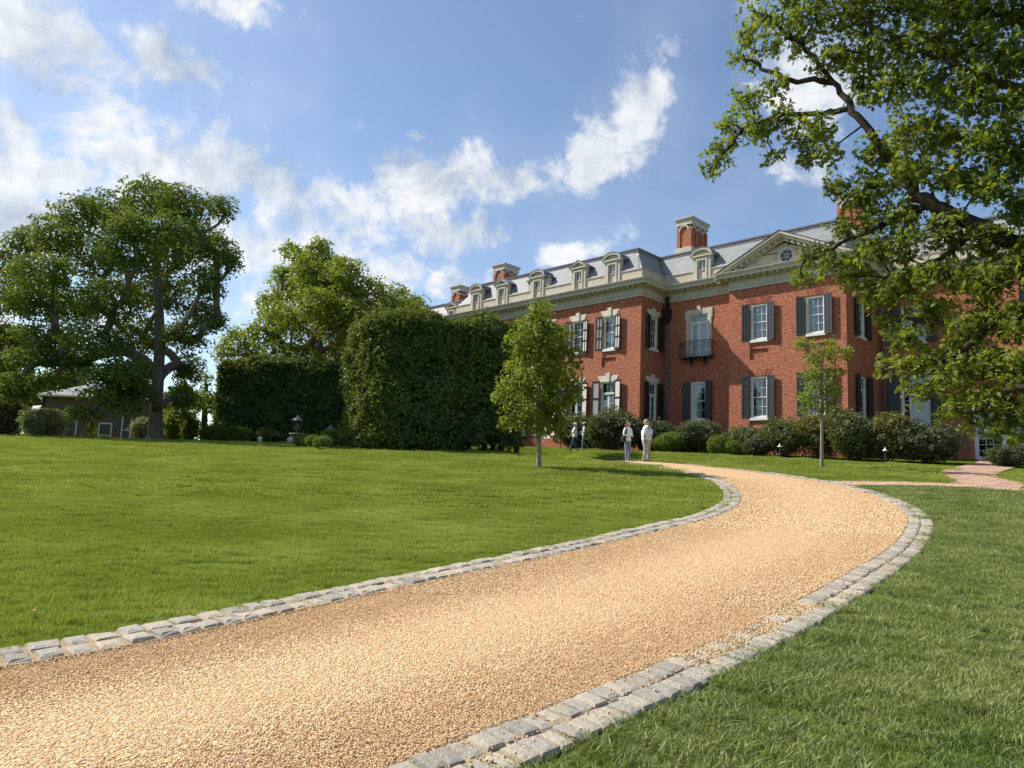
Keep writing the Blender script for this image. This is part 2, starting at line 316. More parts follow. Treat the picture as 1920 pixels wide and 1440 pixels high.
class MB:
    def __init__(s): s.v = []; s.f = []
    def box(s, x0, x1, y0, y1, z0, z1):
        b = len(s.v); s.v += [(x0, y0, z0), (x1, y0, z0), (x1, y1, z0), (x0, y1, z0), (x0, y0, z1), (x1, y0, z1), (x1, y1, z1), (x0, y1, z1)]
        s.f += [tuple(b+i for i in q) for q in ((0, 3, 2, 1), (4, 5, 6, 7), (0, 1, 5, 4), (1, 2, 6, 5), (2, 3, 7, 6), (3, 0, 4, 7))]; return s
    def prism(s, poly, y0, y1):
        """poly [(x,z)] counter-clockwise seen from -y, extruded y0 (front) to y1 (back)"""
        b = len(s.v); n = len(poly)
        s.v += [(x, y0, z) for x, z in poly]+[(x, y1, z) for x, z in poly]
        s.f += [tuple(b+i for i in range(n)), tuple(b+n+i for i in reversed(range(n)))]
        s.f += [(b+i, b+n+i, b+n+(i+1) % n, b+(i+1) % n) for i in range(n)]; return s
    def quad(s, *p): b = len(s.v); s.v += [tuple(q) for q in p]; s.f.append(tuple(range(b, b+len(p)))); return s
    def tube(s, pts, rad, n=8, cap=True):
        pts = [np.asarray(p, float) for p in pts]; rad = [rad]*len(pts) if np.isscalar(rad) else rad
        b = len(s.v); prev = None
        for i, p in enumerate(pts):
            t = pts[min(i+1, len(pts)-1)]-pts[max(i-1, 0)]; t = t/(np.linalg.norm(t)+1e-9)
            a = np.cross(t, (0, 0, 1)) if prev is None else prev-t*(prev@t)
            if np.linalg.norm(a) < 1e-3: a = np.cross(t, (1, 0, 0)) if abs(t[0]) < .9 else np.cross(t, (0, 1, 0))
            a /= np.linalg.norm(a); prev = a; c = np.cross(t, a)
            for j in range(n):
                w_ = 2*math.pi*j/n; s.v.append(tuple(p+rad[i]*(a*math.cos(w_)+c*math.sin(w_))))
        for i in range(len(pts)-1):
            for j in range(n):
                j2 = (j+1) % n; s.f.append((b+i*n+j, b+i*n+j2, b+(i+1)*n+j2, b+(i+1)*n+j))
        if cap:
            s.f.append(tuple(b+j for j in reversed(range(n)))); s.f.append(tuple(b+(len(pts)-1)*n+j for j in range(n)))
        return s
    def lathe(s, prof, n=16, c=(0, 0)):
        b = len(s.v); m_ = len(prof)
        for r_, z in prof:
            for j in range(n): w_ = 2*math.pi*j/n; s.v.append((c[0]+r_*math.cos(w_), c[1]+r_*math.sin(w_), z))
        for i in range(m_-1):
            for j in range(n): j2 = (j+1) % n; s.f.append((b+i*n+j, b+i*n+j2, b+(i+1)*n+j2, b+(i+1)*n+j))
        s.f.append(tuple(b+j for j in reversed(range(n)))); s.f.append(tuple(b+(m_-1)*n+j for j in range(n))); return s
    def mesh(s, name='mesh', smooth=False):
        me = bpy.data.meshes.new(name); me.from_pydata(s.v, [], s.f); me.update()
        if smooth: me.polygons.foreach_set('use_smooth', np.ones(len(me.polygons), bool))
        return me
    def build(s, name, mat, parent=None, loc=None, rot=None, smooth=False, bevel=0.0):
        o = link(name, s.mesh(name, smooth), mat, parent, loc, rot)
        if bevel: bv = o.modifiers.new('bevel', 'BEVEL'); bv.width = bevel; bv.segments = 1; bv.limit_method = 'ANGLE'
        return o

# ------------------------------------------------------------------ terrain (u right, v ahead of the viewer)
HC = (0.100150723, 6.55374296e-4, -2.8842478e-4, 5.93609584e-6)
def cr_spline(P, n=14):
    P = np.asarray(P, float); Q = np.vstack([2*P[0]-P[1], P, 2*P[-1]-P[-2]]); out = []
    for i in range(1, len(Q)-2):
        p0, p1, p2, p3 = Q[i-1:i+3]
        for t in np.linspace(0, 1, n, endpoint=False):
            out.append(0.5*((2*p1)+(p2-p0)*t+(2*p0-5*p1+4*p2-p3)*t*t+(3*p1-p0-3*p2+p3)*t**3))
    out.append(P[-1]); return np.array(out)
def resample(P, step):
    d = np.r_[0, np.cumsum(np.linalg.norm(np.diff(P, axis=0), axis=1))]; n = max(2, int(d[-1]/step)); s = np.linspace(0, d[-1], n)
    return np.c_[np.interp(s, d, P[:, 0]), np.interp(s, d, P[:, 1])]
# gravel edges (inner edge of the setts)
L_IN = resample(cr_spline([(-9.5, 0.2), (-6.2, 2.0), (-4.2, 3.3), (-2.83, 4.41), (-2.29, 4.93), (-1.59, 5.79), (-0.45, 7.25), (0.65, 8.6), (2.3, 10.8), (3.46, 12.4), (4.55, 14.6), (5.25, 16.9), (5.72, 19.3), (5.85, 21.5), (5.80, 23.8), (5.45, 26.2), (4.75, 28.3), (3.3, 31.2), (1.9, 34.2), (0.6, 38.0), (0.0, 42.0)]), 0.05)
R_IN = resample(cr_spline([(-7.6, -2.2), (-4.6, -0.4), (-2.2, 1.7), (-0.40, 3.51), (0.15, 4.06), (0.70, 4.63), (1.50, 5.48), (2.19, 6.28), (2.88, 7.12), (3.62, 8.05), (5.0, 9.85), (6.17, 11.64), (7.05, 13.2), (7.80, 15.0), (8.41, 17.19), (8.72, 19.28), (8.68, 21.4), (8.25, 23.6), (7.55, 25.6), (6.75, 27.5), (5.9, 29.4), (4.9, 31.9), (3.9, 35.0), (3.4, 38.5), (3.2, 42.0)]), 0.05)
def offset_line(P, d):
    t = np.gradient(P, axis=0); t /= np.linalg.norm(t, axis=1)[:, None]
    return P+d*np.c_[-t[:, 1], t[:, 0]]
L_OUT = offset_line(L_IN, 0.33); R_OUT = offset_line(R_IN, -0.31)
MIDL = resample(cr_spline([(5.9, 25.5), (5.6, 27.6), (4.8, 29.8), (3.6, 32.6), (2.7, 35.5), (1.8, 39), (1.6, 42)]), 0.5)
def hz(u, v):
    u = np.asarray(u, float); v = np.asarray(v, float)
    vc = np.clip(v, -6, 46); uc = np.clip(u, -45, 30)
    z = vc*(HC[0]+HC[1]*uc+HC[3]*uc*uc)+HC[2]*vc*vc
    z = np.where(v > 46, z+0.006*(np.minimum(v, 120)-46), z)
    # the path sinks a little as it turns behind the crest
    d = np.full(np.broadcast(u, v).shape, 99.0)
    for p in MIDL: d = np.minimum(d, np.hypot(u-p[0], v-p[1]))
    return z-(0.38+.035*np.clip(v-32, 0, 8))*np.exp(-(d/2.0)**4)*np.clip((v-29)/3, 0, 1)
def uvw(u, v, dz=0.0):
    z = hz(u, v)+dz; u = np.asarray(u, float); v = np.asarray(v, float)
    return np.stack([u*RT[0]+v*FH[0], u*RT[1]+v*FH[1], z], -1)
def to_uv(x, y): return x*RT[0]+y*RT[1], x*FH[0]+y*FH[1]
def hxy(x, y): return float(hz(*to_uv(x, y)))
def atd(x, y, dep): d = pray(x, y); return CAM+d*(dep/(d@FWD))
def onY(x, y, Y): d = pray(x, y); return CAM+d*(Y/d[1])
def onX(x, y, X): d = pray(x, y); return CAM+d*(X/d[0])

def ground_frame(u, v, ang, tx=0.0, ty=0.0, sc=1.0):
    """matrix that lays a small stone on the slope, its length heading along world angle ang"""
    e = .15; du = (float(hz(u+e, v))-float(hz(u-e, v)))/(2*e); dv = (float(hz(u, v+e))-float(hz(u, v-e)))/(2*e)
    n = -du*RT-dv*FH+np.array([0, 0, 1.0]); n /= np.linalg.norm(n); h = np.array([math.cos(ang), math.sin(ang), 0.0]); h -= n*(h@n); h /= np.linalg.norm(h); b = np.cross(n, h)
    M = Matrix(((h[0], b[0], n[0]), (h[1], b[1], n[1]), (h[2], b[2], n[2]))).to_4x4() @ Matrix.Rotation(tx, 4, 'X') @ Matrix.Rotation(ty, 4, 'Y') @ Matrix.Diagonal((sc, 1, 1, 1)); return M
us = np.unique(np.concatenate([np.linspace(-900, -60, 16), np.linspace(-60, -12, 49), np.linspace(-12, 24, 145), np.linspace(24, 60, 25), np.linspace(60, 900, 16)]))
vs = np.unique(np.concatenate([np.linspace(-60, -6, 10), np.linspace(-6, 48, 217), np.linspace(48, 120, 25), np.linspace(120, 1800, 16)]))
UU, VV = np.meshgrid(us, vs); P = uvw(UU, VV).reshape(-1, 3); nu = len(us); nv = len(vs)
I = (np.arange(nv-1)[:, None]*nu+np.arange(nu-1)[None, :]).ravel()
tag(link('lawn', npmesh('lawn', P, np.c_[I, I+1, I+nu+1, I+nu], True), 'lawn'), kind='structure')

def strip(A, B, dz, nx=10, bow=0.0):
    n = 260
    def par(Pn):
        d = np.r_[0, np.cumsum(np.linalg.norm(np.diff(Pn, axis=0), axis=1))]; s = np.linspace(0, d[-1], n*4); return np.c_[np.interp(s, d, Pn[:, 0]), np.interp(s, d, Pn[:, 1])]
    A, B = par(A), par(B); t = np.linspace(0, 1, nx+1)[None, :, None]
    G = A[:, None]*(1-t)+B[:, None]*t; Pn = uvw(G[..., 0], G[..., 1], dz); Pn[..., 2] += bow*(1-(2*t[..., 0]-1)**2)
    m_, q = G.shape[:2]; I = (np.arange(m_-1)[:, None]*q+np.arange(q-1)[None, :]).ravel()
    return npmesh('strip', Pn.reshape(-1, 3), np.c_[I, I+1, I+q+1, I+q][:, ::-1], True)
path = tag(link('gravel_path', strip(offset_line(L_IN, 0.05)[L_IN[:, 1] < 33.2], offset_line(R_IN, -0.05)[R_IN[:, 1] < 33.8], 0.012, 16, 0.02), 'gravel'), kind='structure')
def inpoly(pu, pv, poly):
    c = np.zeros(len(pu), bool); n = len(poly); j = n-1
    for i in range(n):
        (xi, yi), (xj, yj) = poly[i], poly[j]
        if yi != yj:
            m_ = ((yi > pv) != (yj > pv)); c ^= m_ & (pu < (xj-xi)*(pv-yi)/(yj-yi)+xi)
        j = i
    return c
PATH_POLY = np.vstack([L_OUT[::8], R_OUT[::8][::-1]])
GRAVEL_POLY = np.vstack([L_IN[::8], R_IN[::8][::-1]])
# brick footpath (u, v): a strip leaving the drive and a branch to the garden door
BP_MAIN = cr_spline([(8.95, 20.5), (10.5, 20.95), (12.0, 21.1), (13.6, 20.2), (16.0, 17.8), (19.0, 15.0)], 10)
BP_BRANCH = cr_spline([(13.3, 20.9), (14.6, 22.6), (15.4, 24.9), (17.2, 27.6), (19.6, 30.4), (21.8, 33.0), (23.5, 35.6)], 10)
def footpoly(Cn, hw): return np.vstack([offset_line(Cn, hw), offset_line(Cn, -hw)[::-1]])
BP1, BP2 = footpoly(resample(BP_MAIN, .3), 0.58), footpoly(resample(BP_BRANCH, .3), 0.85)

# ------------------------------------------------------------------ setts, 300 biggest in view as objects on each kerb
def sett_mesh(i, L, Wd, H):
    r = random.Random(i); v = []
    def ring(f, z, j):
        for sx_, sy_ in ((-1, -1), (1, -1), (1, 1), (-1, 1)): v.append((sx_*L/2*f+r.uniform(-j, j), sy_*Wd/2*f+r.uniform(-j, j), z+r.uniform(-j, j)*.4))
    ring(1.0, -H, .004); ring(1.0, -.018, .009); ring(.88, -.004, .009); ring(.55, .003, .006)
    f = []
    for a in range(3):
        for j in range(4): f.append((a*4+j, a*4+(j+1) % 4, a*4+4+(j+1) % 4, a*4+4+j))
    f.append((12, 13, 14, 15)); me = bpy.data.meshes.new('sett'); me.from_pydata(v, [], f); me.update(); me.materials.append(MATS['granite']); return me
def kerb(name, line, side, long_along, label_bed):
    line = line[line[:, 1] < 32.5]
    rows = 2; Wr = 0.185
    bed = link(name, strip(offset_line(line, -0.02*side), offset_line(line, side*(rows*Wr-.02)), 0.022, 3) if side < 0 else strip(offset_line(line, side*(rows*Wr-.02)), offset_line(line, -0.0*side), 0.030, 3), 'dry_sand_joint')
    tag(bed, kind='structure')
    Ls, Ws = (0.150, 0.165) if long_along else (0.102, 0.176)
    var = [sett_mesh(40*(1 if long_along else 2)+i, Ls, Ws, 0.10) for i in range(8)]
    items = []; rr = random.Random(5 if long_along else 6)
    for row in range(rows):
        off = offset_line(line, side*(Wr*(row+.5)+.008)); d = np.r_[0, np.cumsum(np.linalg.norm(np.diff(off, axis=0), axis=1))]; s = rr.random()*Ls
        while s < d[-1]-.2:
            sc = rr.uniform(.75, 1.2); s += Ls*sc/2+.009
            u, v = np.interp(s, d, off[:, 0]), np.interp(s, d, off[:, 1]); i = min(int(np.searchsorted(d, s)), len(off)-2)
            t = off[i+1]-off[i-1] if i > 0 else off[1]-off[0]; s += Ls*sc/2+.009
            if v < 1.2 or v > 32: continue
            w3 = t[0]*RT+t[1]*FH; ang = math.atan2(w3[1], w3[0])+rr.uniform(-.05, .05)
            top = (0.043 if long_along else (0.037 if row == 0 else 0.036))+rr.uniform(-.009, .008)-.03*min(1, max(0, (v-23)/4))
            bury = (not long_along) and row == 0 and 5.0 < v < 6.6
            if bury: top -= rr.uniform(.006, .022)
            pz = uvw(u, v, top); inview = abs(u) < v*0.75+.3 and v > 2.6
            items.append((np.hypot(u, v) if inview else 900+v, pz, ang, sc, rr.randrange(8), rr.uniform(-.05, .05), rr.uniform(-.05, .05), u, v))
    items.sort(key=lambda q: q[0]); V = []; F = []
    for n_, (dist, pz, ang, sc, vi, tx, ty, u, v) in enumerate(items):
        M = Matrix.Translation(pz) @ ground_frame(u, v, ang, tx, ty, sc)
        if n_ < 300:
            o_ = bpy.data.objects.new('sett', var[vi]); COL.objects.link(o_); o_.parent = bed; o_.matrix_local = M
        else:
            b = len(V); V += [tuple(M @ q.co) for q in var[vi].vertices]
            F += [tuple(b+i for i in p_.vertices) for p_ in var[vi].polygons]
    if V: tag(link('far_setts', npmesh('far_setts', V, F), 'granite', bed), kind='stuff')
kerb('kerb_lawn_side', L_IN, 1, True, '')
kerb('kerb_rough_side', R_IN, -1, False, '')

# brick footpath: bed sheet + real bricks
fp = link('brick_footpath', strip(offset_line(resample(BP_MAIN, .2), .60), offset_line(resample(BP_MAIN, .2), -.60), 0.016, 4), 'dry_sand_joint'); tag(fp, kind='structure')
fb = link('paving_bed', strip(offset_line(resample(BP_BRANCH, .2), .87), offset_line(resample(BP_BRANCH, .2), -.87), 0.020, 4), 'dry_sand_joint', fp)
pb = MB().box(-.1, .1, -.048, .048, -.05, 0).mesh('brick'); pb.materials.append(MATS['paving_brick'])
bl = []
for Cn, hw, dz in ((BP_MAIN, .58, .026), (BP_BRANCH, .85, .030)):
    Cr = resample(Cn, .104); rr = random.Random(3)
    nac = int(2*hw/.208)
    for i in range(1, len(Cr)-1):
        t = Cr[i+1]-Cr[i-1]; t /= np.linalg.norm(t); nn = np.array([-t[1], t[0]])
        for j in range(-1, nac+1):
            s = -hw+.208*(j+.5+(.5 if i % 2 else 0))
            lo_, hi_ = max(-hw, s-.1), min(hw, s+.1)
            if hi_-lo_ < .05: continue
            q = Cr[i]+nn*(lo_+hi_)/2; bsc = (hi_-lo_)/.2
            if dz > .028 and inpoly(np.array([q[0]]), np.array([q[1]]), BP1)[0]: continue
            w3 = nn[0]*RT+nn[1]*FH; bl.append((math.hypot(*q), q, math.atan2(w3[1], w3[0])+rr.uniform(-.03, .03), dz+rr.uniform(-.003, .004), bsc))
bl.sort(key=lambda q: q[0]); V = []; F = []
cand = [q for q in bl if abs(q[1][0]) < q[1][1]*.72]; rest = [q for q in bl if abs(q[1][0]) >= q[1][1]*.72]
for n_, (ds, q, a, dz, bsc) in enumerate(cand+rest):
    M = Matrix.Translation(uvw(q[0], q[1], dz)) @ ground_frame(q[0], q[1], a, 0, 0, bsc)
    if n_ < 300: o_ = bpy.data.objects.new('brick', pb); COL.objects.link(o_); o_.parent = fp; o_.matrix_local = M
    else:
        b = len(V); V += [tuple(M @ x.co) for x in pb.vertices]; F += [tuple(b+i for i in p_.vertices) for p_ in pb.polygons]
tag(link('far_paving_bricks', npmesh('far_paving_bricks', V, F), 'paving_brick', fp), kind='stuff')

# ================================================================== the brick mansion
HL = Vector((-24.75, 36.5, 3.7)); HINV = Matrix.Translation(-HL)
house = empty('brick_mansion', HL)
tag(house, 'large red brick mansion with grey slate mansard roof, stone cornice and black shutters', 'mansion')
def hp(o): o.parent = house; o.matrix_parent_inverse = HINV; return o
X1, Y1, Y2, Y0, Y3 = -24.75, 35.45, 37.85, 37.48, 42.1
XC, XD = -20.2, -13.79
XL = -41.5; ZB = 13.07; ZG = 3.0
def wall(name, face, plane, a0, a1, z0, z1, holes, mat='brick', depth=0.24):
    """face 'S' looks to -y (a = x), face 'E' looks to +x (a = y); holes (a0,a1,z0,z1,depth,closed)"""
    As = sorted({a0, a1, *[h[0] for h in holes], *[h[1] for h in holes]}); Zs = sorted({z0, z1, *[h[2] for h in holes], *[h[3] for h in holes]})
    mb = MB()
    P_ = (lambda a, d, z: (a, plane+d, z)) if face == 'S' else (lambda a, d, z: (plane-d, a, z))
    for i in range(len(As)-1):
        for j in range(len(Zs)-1):
            ca, cz = (As[i]+As[i+1])/2, (Zs[j]+Zs[j+1])/2
            if any(h[0] < ca < h[1] and h[2] < cz < h[3] for h in holes): continue
            mb.quad(P_(As[i], 0, Zs[j]), P_(As[i+1], 0, Zs[j]), P_(As[i+1], 0, Zs[j+1]), P_(As[i], 0, Zs[j+1]))
    for h in holes:
        dd = h[4]
        c = [(h[0], h[2]), (h[1], h[2]), (h[1], h[3]), (h[0], h[3])]
        for q in range(4):
            (p0, q0), (p1, q1) = c[q], c[(q+1) % 4]; mb.quad(P_(p0, 0, q0), P_(p0, dd, q0), P_(p1, dd, q1), P_(p1, 0, q1))
        if h[5]: mb.quad(P_(h[0], dd, h[2]), P_(h[1], dd, h[2]), P_(h[1], dd, h[3]), P_(h[0], dd, h[3]))
    return hp(mb.build(name, mat))
def place(face, a, plane, z): return ((a, plane, z), (0, 0, 0)) if face == 'S' else ((plane, a, z), (0, 0, math.pi/2))

PANE = {}
def panes(parent, x0, x1, z0, z1, nc, nr, y=0.105, bar=0.022, mat='white_paint', bars=None):
    cw, rh = (x1-x0)/nc, (z1-z0)/nr; key = (round(cw, 3), round(rh, 3))
    if key not in PANE:
        me = MB().box(-cw/2+bar/2-.003, cw/2-bar/2+.003, -.003, .003, -rh/2+bar/2-.003, rh/2-bar/2+.003).mesh('pane'); me.materials.append(MATS['glass']); PANE[key] = me
    for i in range(nc):
        for j in range(nr): link('pane', PANE[key], None, parent, (x0+cw*(i+.5), y, z0+rh*(j+.5)))
    mb = bars if bars is not None else MB()
    for i in range(1, nc): mb.box(x0+cw*i-bar/2, x0+cw*i+bar/2, y-.014, y+.014, z0, z1)
    for j in range(1, nr): mb.box(x0, x1, y-.0155, y+.0155, z0+rh*j-bar/2, z0+rh*j+bar/2)
    return mb
def curtain(parent, x0, x1, z0, z1, y=0.30):
    n = max(8, int((x1-x0)/.035)); v = []; f = []
    for i in range(n+1):
        x = x0+(x1-x0)*i/n; d = y+.028*math.sin(i*1.9)+.012*math.sin(i*.7); v += [(x, d, z0), (x, d, z1)]
    for i in range(n): f.append((2*i, 2*i+2, 2*i+3, 2*i+1))
    me = bpy.data.meshes.new('curtain'); me.from_pydata(v, [], f); me.update(); link('curtain', me, 'curtain', parent)
def sash_window(face, a, plane, z0, w_, h_, cur=1, sill=True, mat='white_paint'):
    loc, rot = place(face, a, plane, z0); hw = w_/2; fr = 0.085
    mb = MB(); mb.box(-hw, -hw+fr, .03, .18, 0, h_); mb.box(hw-fr, hw, .03, .18, 0, h_); mb.box(-hw+fr, hw-fr, .03, .18, h_-fr, h_); mb.box(-hw+fr, hw-fr, .03, .18, 0, fr)
    wd = hp(mb.build('window', mat, None, loc, rot))
    zm = h_*.5; s = MB()
    for (lo, hi, y) in ((fr, zm+.02, .125), (zm-.02, h_-fr, .095)):
        x0, x1 = -hw+fr, hw-fr; b = .045
        s.box(x0, x0+b, y-.018, y+.018, lo, hi); s.box(x1-b, x1, y-.018, y+.018, lo, hi); s.box(x0+b, x1-b, y-.018, y+.018, lo, lo+b); s.box(x0+b, x1-b, y-.018, y+.018, hi-b, hi)
        panes(wd, x0+b, x1-b, lo+b, hi-b, 3, 2, y, .022, mat, s)
    s.build('sash', mat, wd)
    if sill: MB().box(-hw-.07, hw+.07, -.10, .16, -.15, 0).build('sill', 'white_paint', wd, bevel=.012)
    if cur == 1: curtain(wd, -hw*.62, hw-.03, .05, h_-.05)
    elif cur == 2: curtain(wd, -hw*.72, -hw*.1, .05, h_-.05); curtain(wd, hw*.75, hw-.03, .05, h_-.05)
    elif cur == 3: curtain(wd, -hw+.05, hw-.03, .05, h_-.05)
    return wd
def french_window(face, a, plane, z0, w_, h_, tr=0.22, rows=4, cur=1, cols=2):
    loc, rot = place(face, a, plane, z0); hw = w_/2; fr = .085; zt = h_*(1-tr)
    mb = MB(); mb.box(-hw, -hw+fr, .03, .18, 0, h_); mb.box(hw-fr, hw, .03, .18, 0, h_); mb.box(-hw+fr, hw-fr, .03, .18, h_-fr, h_); mb.box(-hw+fr, hw-fr, .025, .185, zt-.055, zt+.055)
    wd = hp(mb.build('french_window', 'white_paint', None, loc, rot)); s = MB()
    panes(wd, -hw+fr, hw-fr, zt+.055, h_-fr, 3, 1, .11, .02, 'white_paint', s)
    for sg in (-1, 1):
        x0, x1 = (-hw+fr, -.004) if sg < 0 else (.004, hw-fr); b = .065
        s.box(x0, x0+b, .085, .13, 0, zt-.055); s.box(x1-b, x1, .085, .13, 0, zt-.055); s.box(x0+b, x1-b, .085, .13, 0, .2); s.box(x0+b, x1-b, .085, .13, zt-.12, zt-.055)
        panes(wd, x0+b, x1-b, .2, zt-.12, cols if cols == 1 else 1, rows, .11, .02, 'white_paint', s)
    s.build('door_leaf', 'white_paint', wd)
    if cur: curtain(wd, -hw*.55, hw-.05, .05, h_-.05)
    return wd
HINGE = MB().box(-.02, .02, 0.0, .075, -.03, .03).mesh('hinge'); HINGE.materials.append(MATS['iron'])
def shutter(face, a, plane, z0, w_, h_, side, ang, frame, panel, style):
    """hinged at a; side -1 opens to lower a, +1 to higher"""
    loc, rot = place(face, a, plane, z0); t = .045; mb = MB(); x0, x1 = (-w_, 0) if side < 0 else (0, w_)
    st = .062
    mb.box(x0, x0+st, -t, 0, 0, h_); mb.box(x1-st, x1, -t, 0, 0, h_)
    zs = [0, .36, .68, 1.0] if style != 'two' else [0, .52, .80, 1.0]; rails = [.0]+[zs[1]*h_, zs[2]*h_]+[h_]
    for i, zr in enumerate(rails):
        a_, b_ = max(0, zr-.05), min(h_, zr+.05)
        if i == 0: a_, b_ = 0, .11
        if i == 3: a_, b_ = h_-.10, h_
        mb.box(x0+st, x1-st, -t, 0, a_, b_)
    if style == 'slit':
        xm = (x0+x1)/2; mb.box(xm-.028, xm+.028, -t+.001, -.001, .11, h_-.10)
    loc = Vector(loc)+Vector((0, -.075, 0) if face == 'S' else (.075, 0, 0))
    sh = hp(mb.build('shutter', frame, None, loc, (0, 0, rot[2]+math.radians(-ang if side > 0 else ang))))
    bounds = [(.11, rails[1]-.05), (rails[1]+.05, rails[2]-.05), (rails[2]+.05, h_-.10)]
    for (a_, b_) in bounds:
        if style == 'slit':
            xm = (x0+x1)/2
            for (p, q) in ((x0+st, xm-.028), (xm+.028, x1-st)): MB().box(p, q, -t+.014, -.012, a_, b_).build('panel', panel, sh)
        else: MB().box(x0+st, x1-st, -t+.014, -.012, a_, b_).build('panel', panel, sh)
    for q in (.15, .5, .85): link('hinge', HINGE, None, sh, (0, 0, h_*q))
    return sh
def lintel(face, a, plane, z, w_, h_=.37):
    loc, rot = place(face, a, plane, z); hw = w_/2
    lt = hp(MB().prism([(-hw, 0), (-.14, 0), (-.17, h_), (-hw-.22, h_)], -.025, .1).prism([(.14, 0), (hw, 0), (hw+.22, h_), (.17, h_)], -.025, .1).build('lintel', 'stone_pale', None, loc, rot, bevel=.008))
    MB().prism([(-.125, -.03), (.125, -.03), (.165, h_+.16), (-.165, h_+.16)], -.07, .1).build('keystone', 'stone_pale', lt, bevel=.01)
BRK = None
def jack_arch(a, plane, z, w_):
    ar = hp(empty('flat_arch', (a, plane, z))); n = 17; hw = w_/2+.05
    for i in range(n):
        t0, t1 = -1+2*i/n, -1+2*(i+1)/n; g = .008
        b = MB().prism([(t0*hw+g, 0), (t1*hw-g, 0), (t1*(hw+.19)-g, .33), (t0*(hw+.19)+g, .33)], -.012, .05).build('brick', 'brick_piece', ar)
    return ar

HOLES_A = []; HOLES_B = []; HOLES_C = []; HOLES_D = []; HOLES_E = []; HOLES_S = []
A_WIN = [-27.05, -29.55, -32.05, -34.6, -37.1, -39.6]
for xa in A_WIN:
    HOLES_A.append((xa-.46, xa+.46, 10.1, 12.15, .26, False)); HOLES_A.append((xa-.55, xa+.55, 4.75, 8.1, .26, False))
    if xa > -31: HOLES_A.append((xa-.53, xa+.53, 9.0, 9.58, .09, True))
    sash_window('S', xa, Y1, 10.1, .92, 2.05, 1); lintel('S', xa, Y1, 12.152, 1.0)
    for sd in (-1, 1): shutter('S', xa+sd*.47, Y1, 10.02, .45, 2.12, sd, 8 if sd > 0 else 14, 'shutter_black', 'shutter_panel', 'slit')
    french_window('S', xa, Y1, 4.75, 1.1, 3.35, .21, 5, 1); lintel('S', xa, Y1, 8.102, 1.16)
    for sd in (-1, 1): shutter('S', xa+sd*.56, Y1, 4.8, .50, 3.36, sd, 8 if sd > 0 else 14, 'shutter_black', 'shutter_panel', 'full')
# pavilion side
HOLES_S += [(36.27, 37.17, 10.1, 12.05, .26, False), (36.24, 37.2, 4.9, 8.02, .26, False)]
sash_window('E', 36.72, X1, 10.1, .9, 1.95, 0); lintel('E', 36.72, X1, 12.052, .96); french_window('E', 36.72, X1, 4.9, .96, 3.12, .22, 5, 0); lintel('E', 36.72, X1, 8.022, 1.02)
for sd in (-1, 1):
    shutter('E', 36.72+sd*.46, X1, 10.02, .42, 2.05, sd, 8, 'shutter_black', 'shutter_black', 'full'); shutter('E', 36.72+sd*.49, X1, 4.9, .42, 3.14, sd, 8, 'shutter_black', 'shutter_black', 'full')
# recess bay
xb = -22.34
HOLES_B += [(xb-.6, xb+.6, 9.52, 12.1, .26, False), (xb-.5, xb+.5, 5.85, 8.1, .26, False)]
french_window('S', xb, Y2, 9.52, 1.2, 2.58, .19, 3, 1)
sr = hp(MB().box(xb-.83, xb-.6, Y2-.06, Y2+.1, 9.5, 12.1).box(xb+.6, xb+.83, Y2-.06, Y2+.1, 9.5, 12.1).box(xb-.83, xb+.83, Y2-.06, Y2+.1, 12.1, 12.42).box(xb-.90, xb-.83, Y2-.058, Y2+.1, 11.85, 12.42).box(xb+.83, xb+.90, Y2-.058, Y2+.1, 11.85, 12.42).build('window_surround', 'stone', bevel=.01))
MB().prism([(xb-.13, 12.06), (xb+.13, 12.06), (xb+.16, 12.46), (xb+.1, 12.6), (xb-.1, 12.6), (xb-.16, 12.46)], Y2-.11, Y2+.1).build('keystone', 'stone', sr, bevel=.01)
sash_window('S', xb, Y2, 5.85, 1.0, 2.25, 2); jack_arch(xb, Y2, 8.11, 1.0)
for sd in (-1, 1): shutter('S', xb+sd*.51, Y2, 5.82, .42, 2.30, sd, 6 if sd > 0 else 10, 'shutter_black', 'shutter_black', 'two')
# pedimented bay
for xc in (-18.43, -15.36):
    HOLES_C += [(xc-.5, xc+.5, 10.1, 12.1, .26, False), (xc-.5, xc+.5, 5.83, 8.08, .26, False), (xc-.54, xc+.54, 9.02, 9.6, .09, True)]
    sash_window('S', xc, Y0, 10.1, 1.0, 2.0, 3 if xc > -17 else 1); sash_window('S', xc, Y0, 5.83, 1.0, 2.25, 2)
    jack_arch(xc, Y0, 12.13, 1.0); jack_arch(xc, Y0, 8.11, 1.0)
    for sd in (-1, 1):
        shutter('S', xc+sd*.51, Y0, 10.02, .42, 2.10, sd, 6 if sd > 0 else 12, 'shutter_grey', 'shutter_grey', 'slit'); shutter('S', xc+sd*.51, Y0, 5.80, .42, 2.30, sd, 6 if sd > 0 else 12, 'shutter_grey', 'shutter_grey', 'two')
# east side of the pedimented bay
HOLES_D += [(38.95, 40.0, 10.1, 12.05, .26, False), (38.95, 40.0, 4.9, 8.0, .26, False)]
sash_window('E', 39.475, XD, 10.1, 1.05, 1.95, 1); french_window('E', 39.475, XD, 4.9, 1.05, 3.1, .22, 5, 0)
for sd in (-1, 1):
    shutter('E', 39.475+sd*.53, XD, 10.02, .50, 2.05, sd, 8, 'shutter_black', 'shutter_black', 'full'); shutter('E', 39.475+sd*.53, XD, 4.9, .50, 3.14, sd, 8, 'shutter_black', 'shutter_black', 'full')
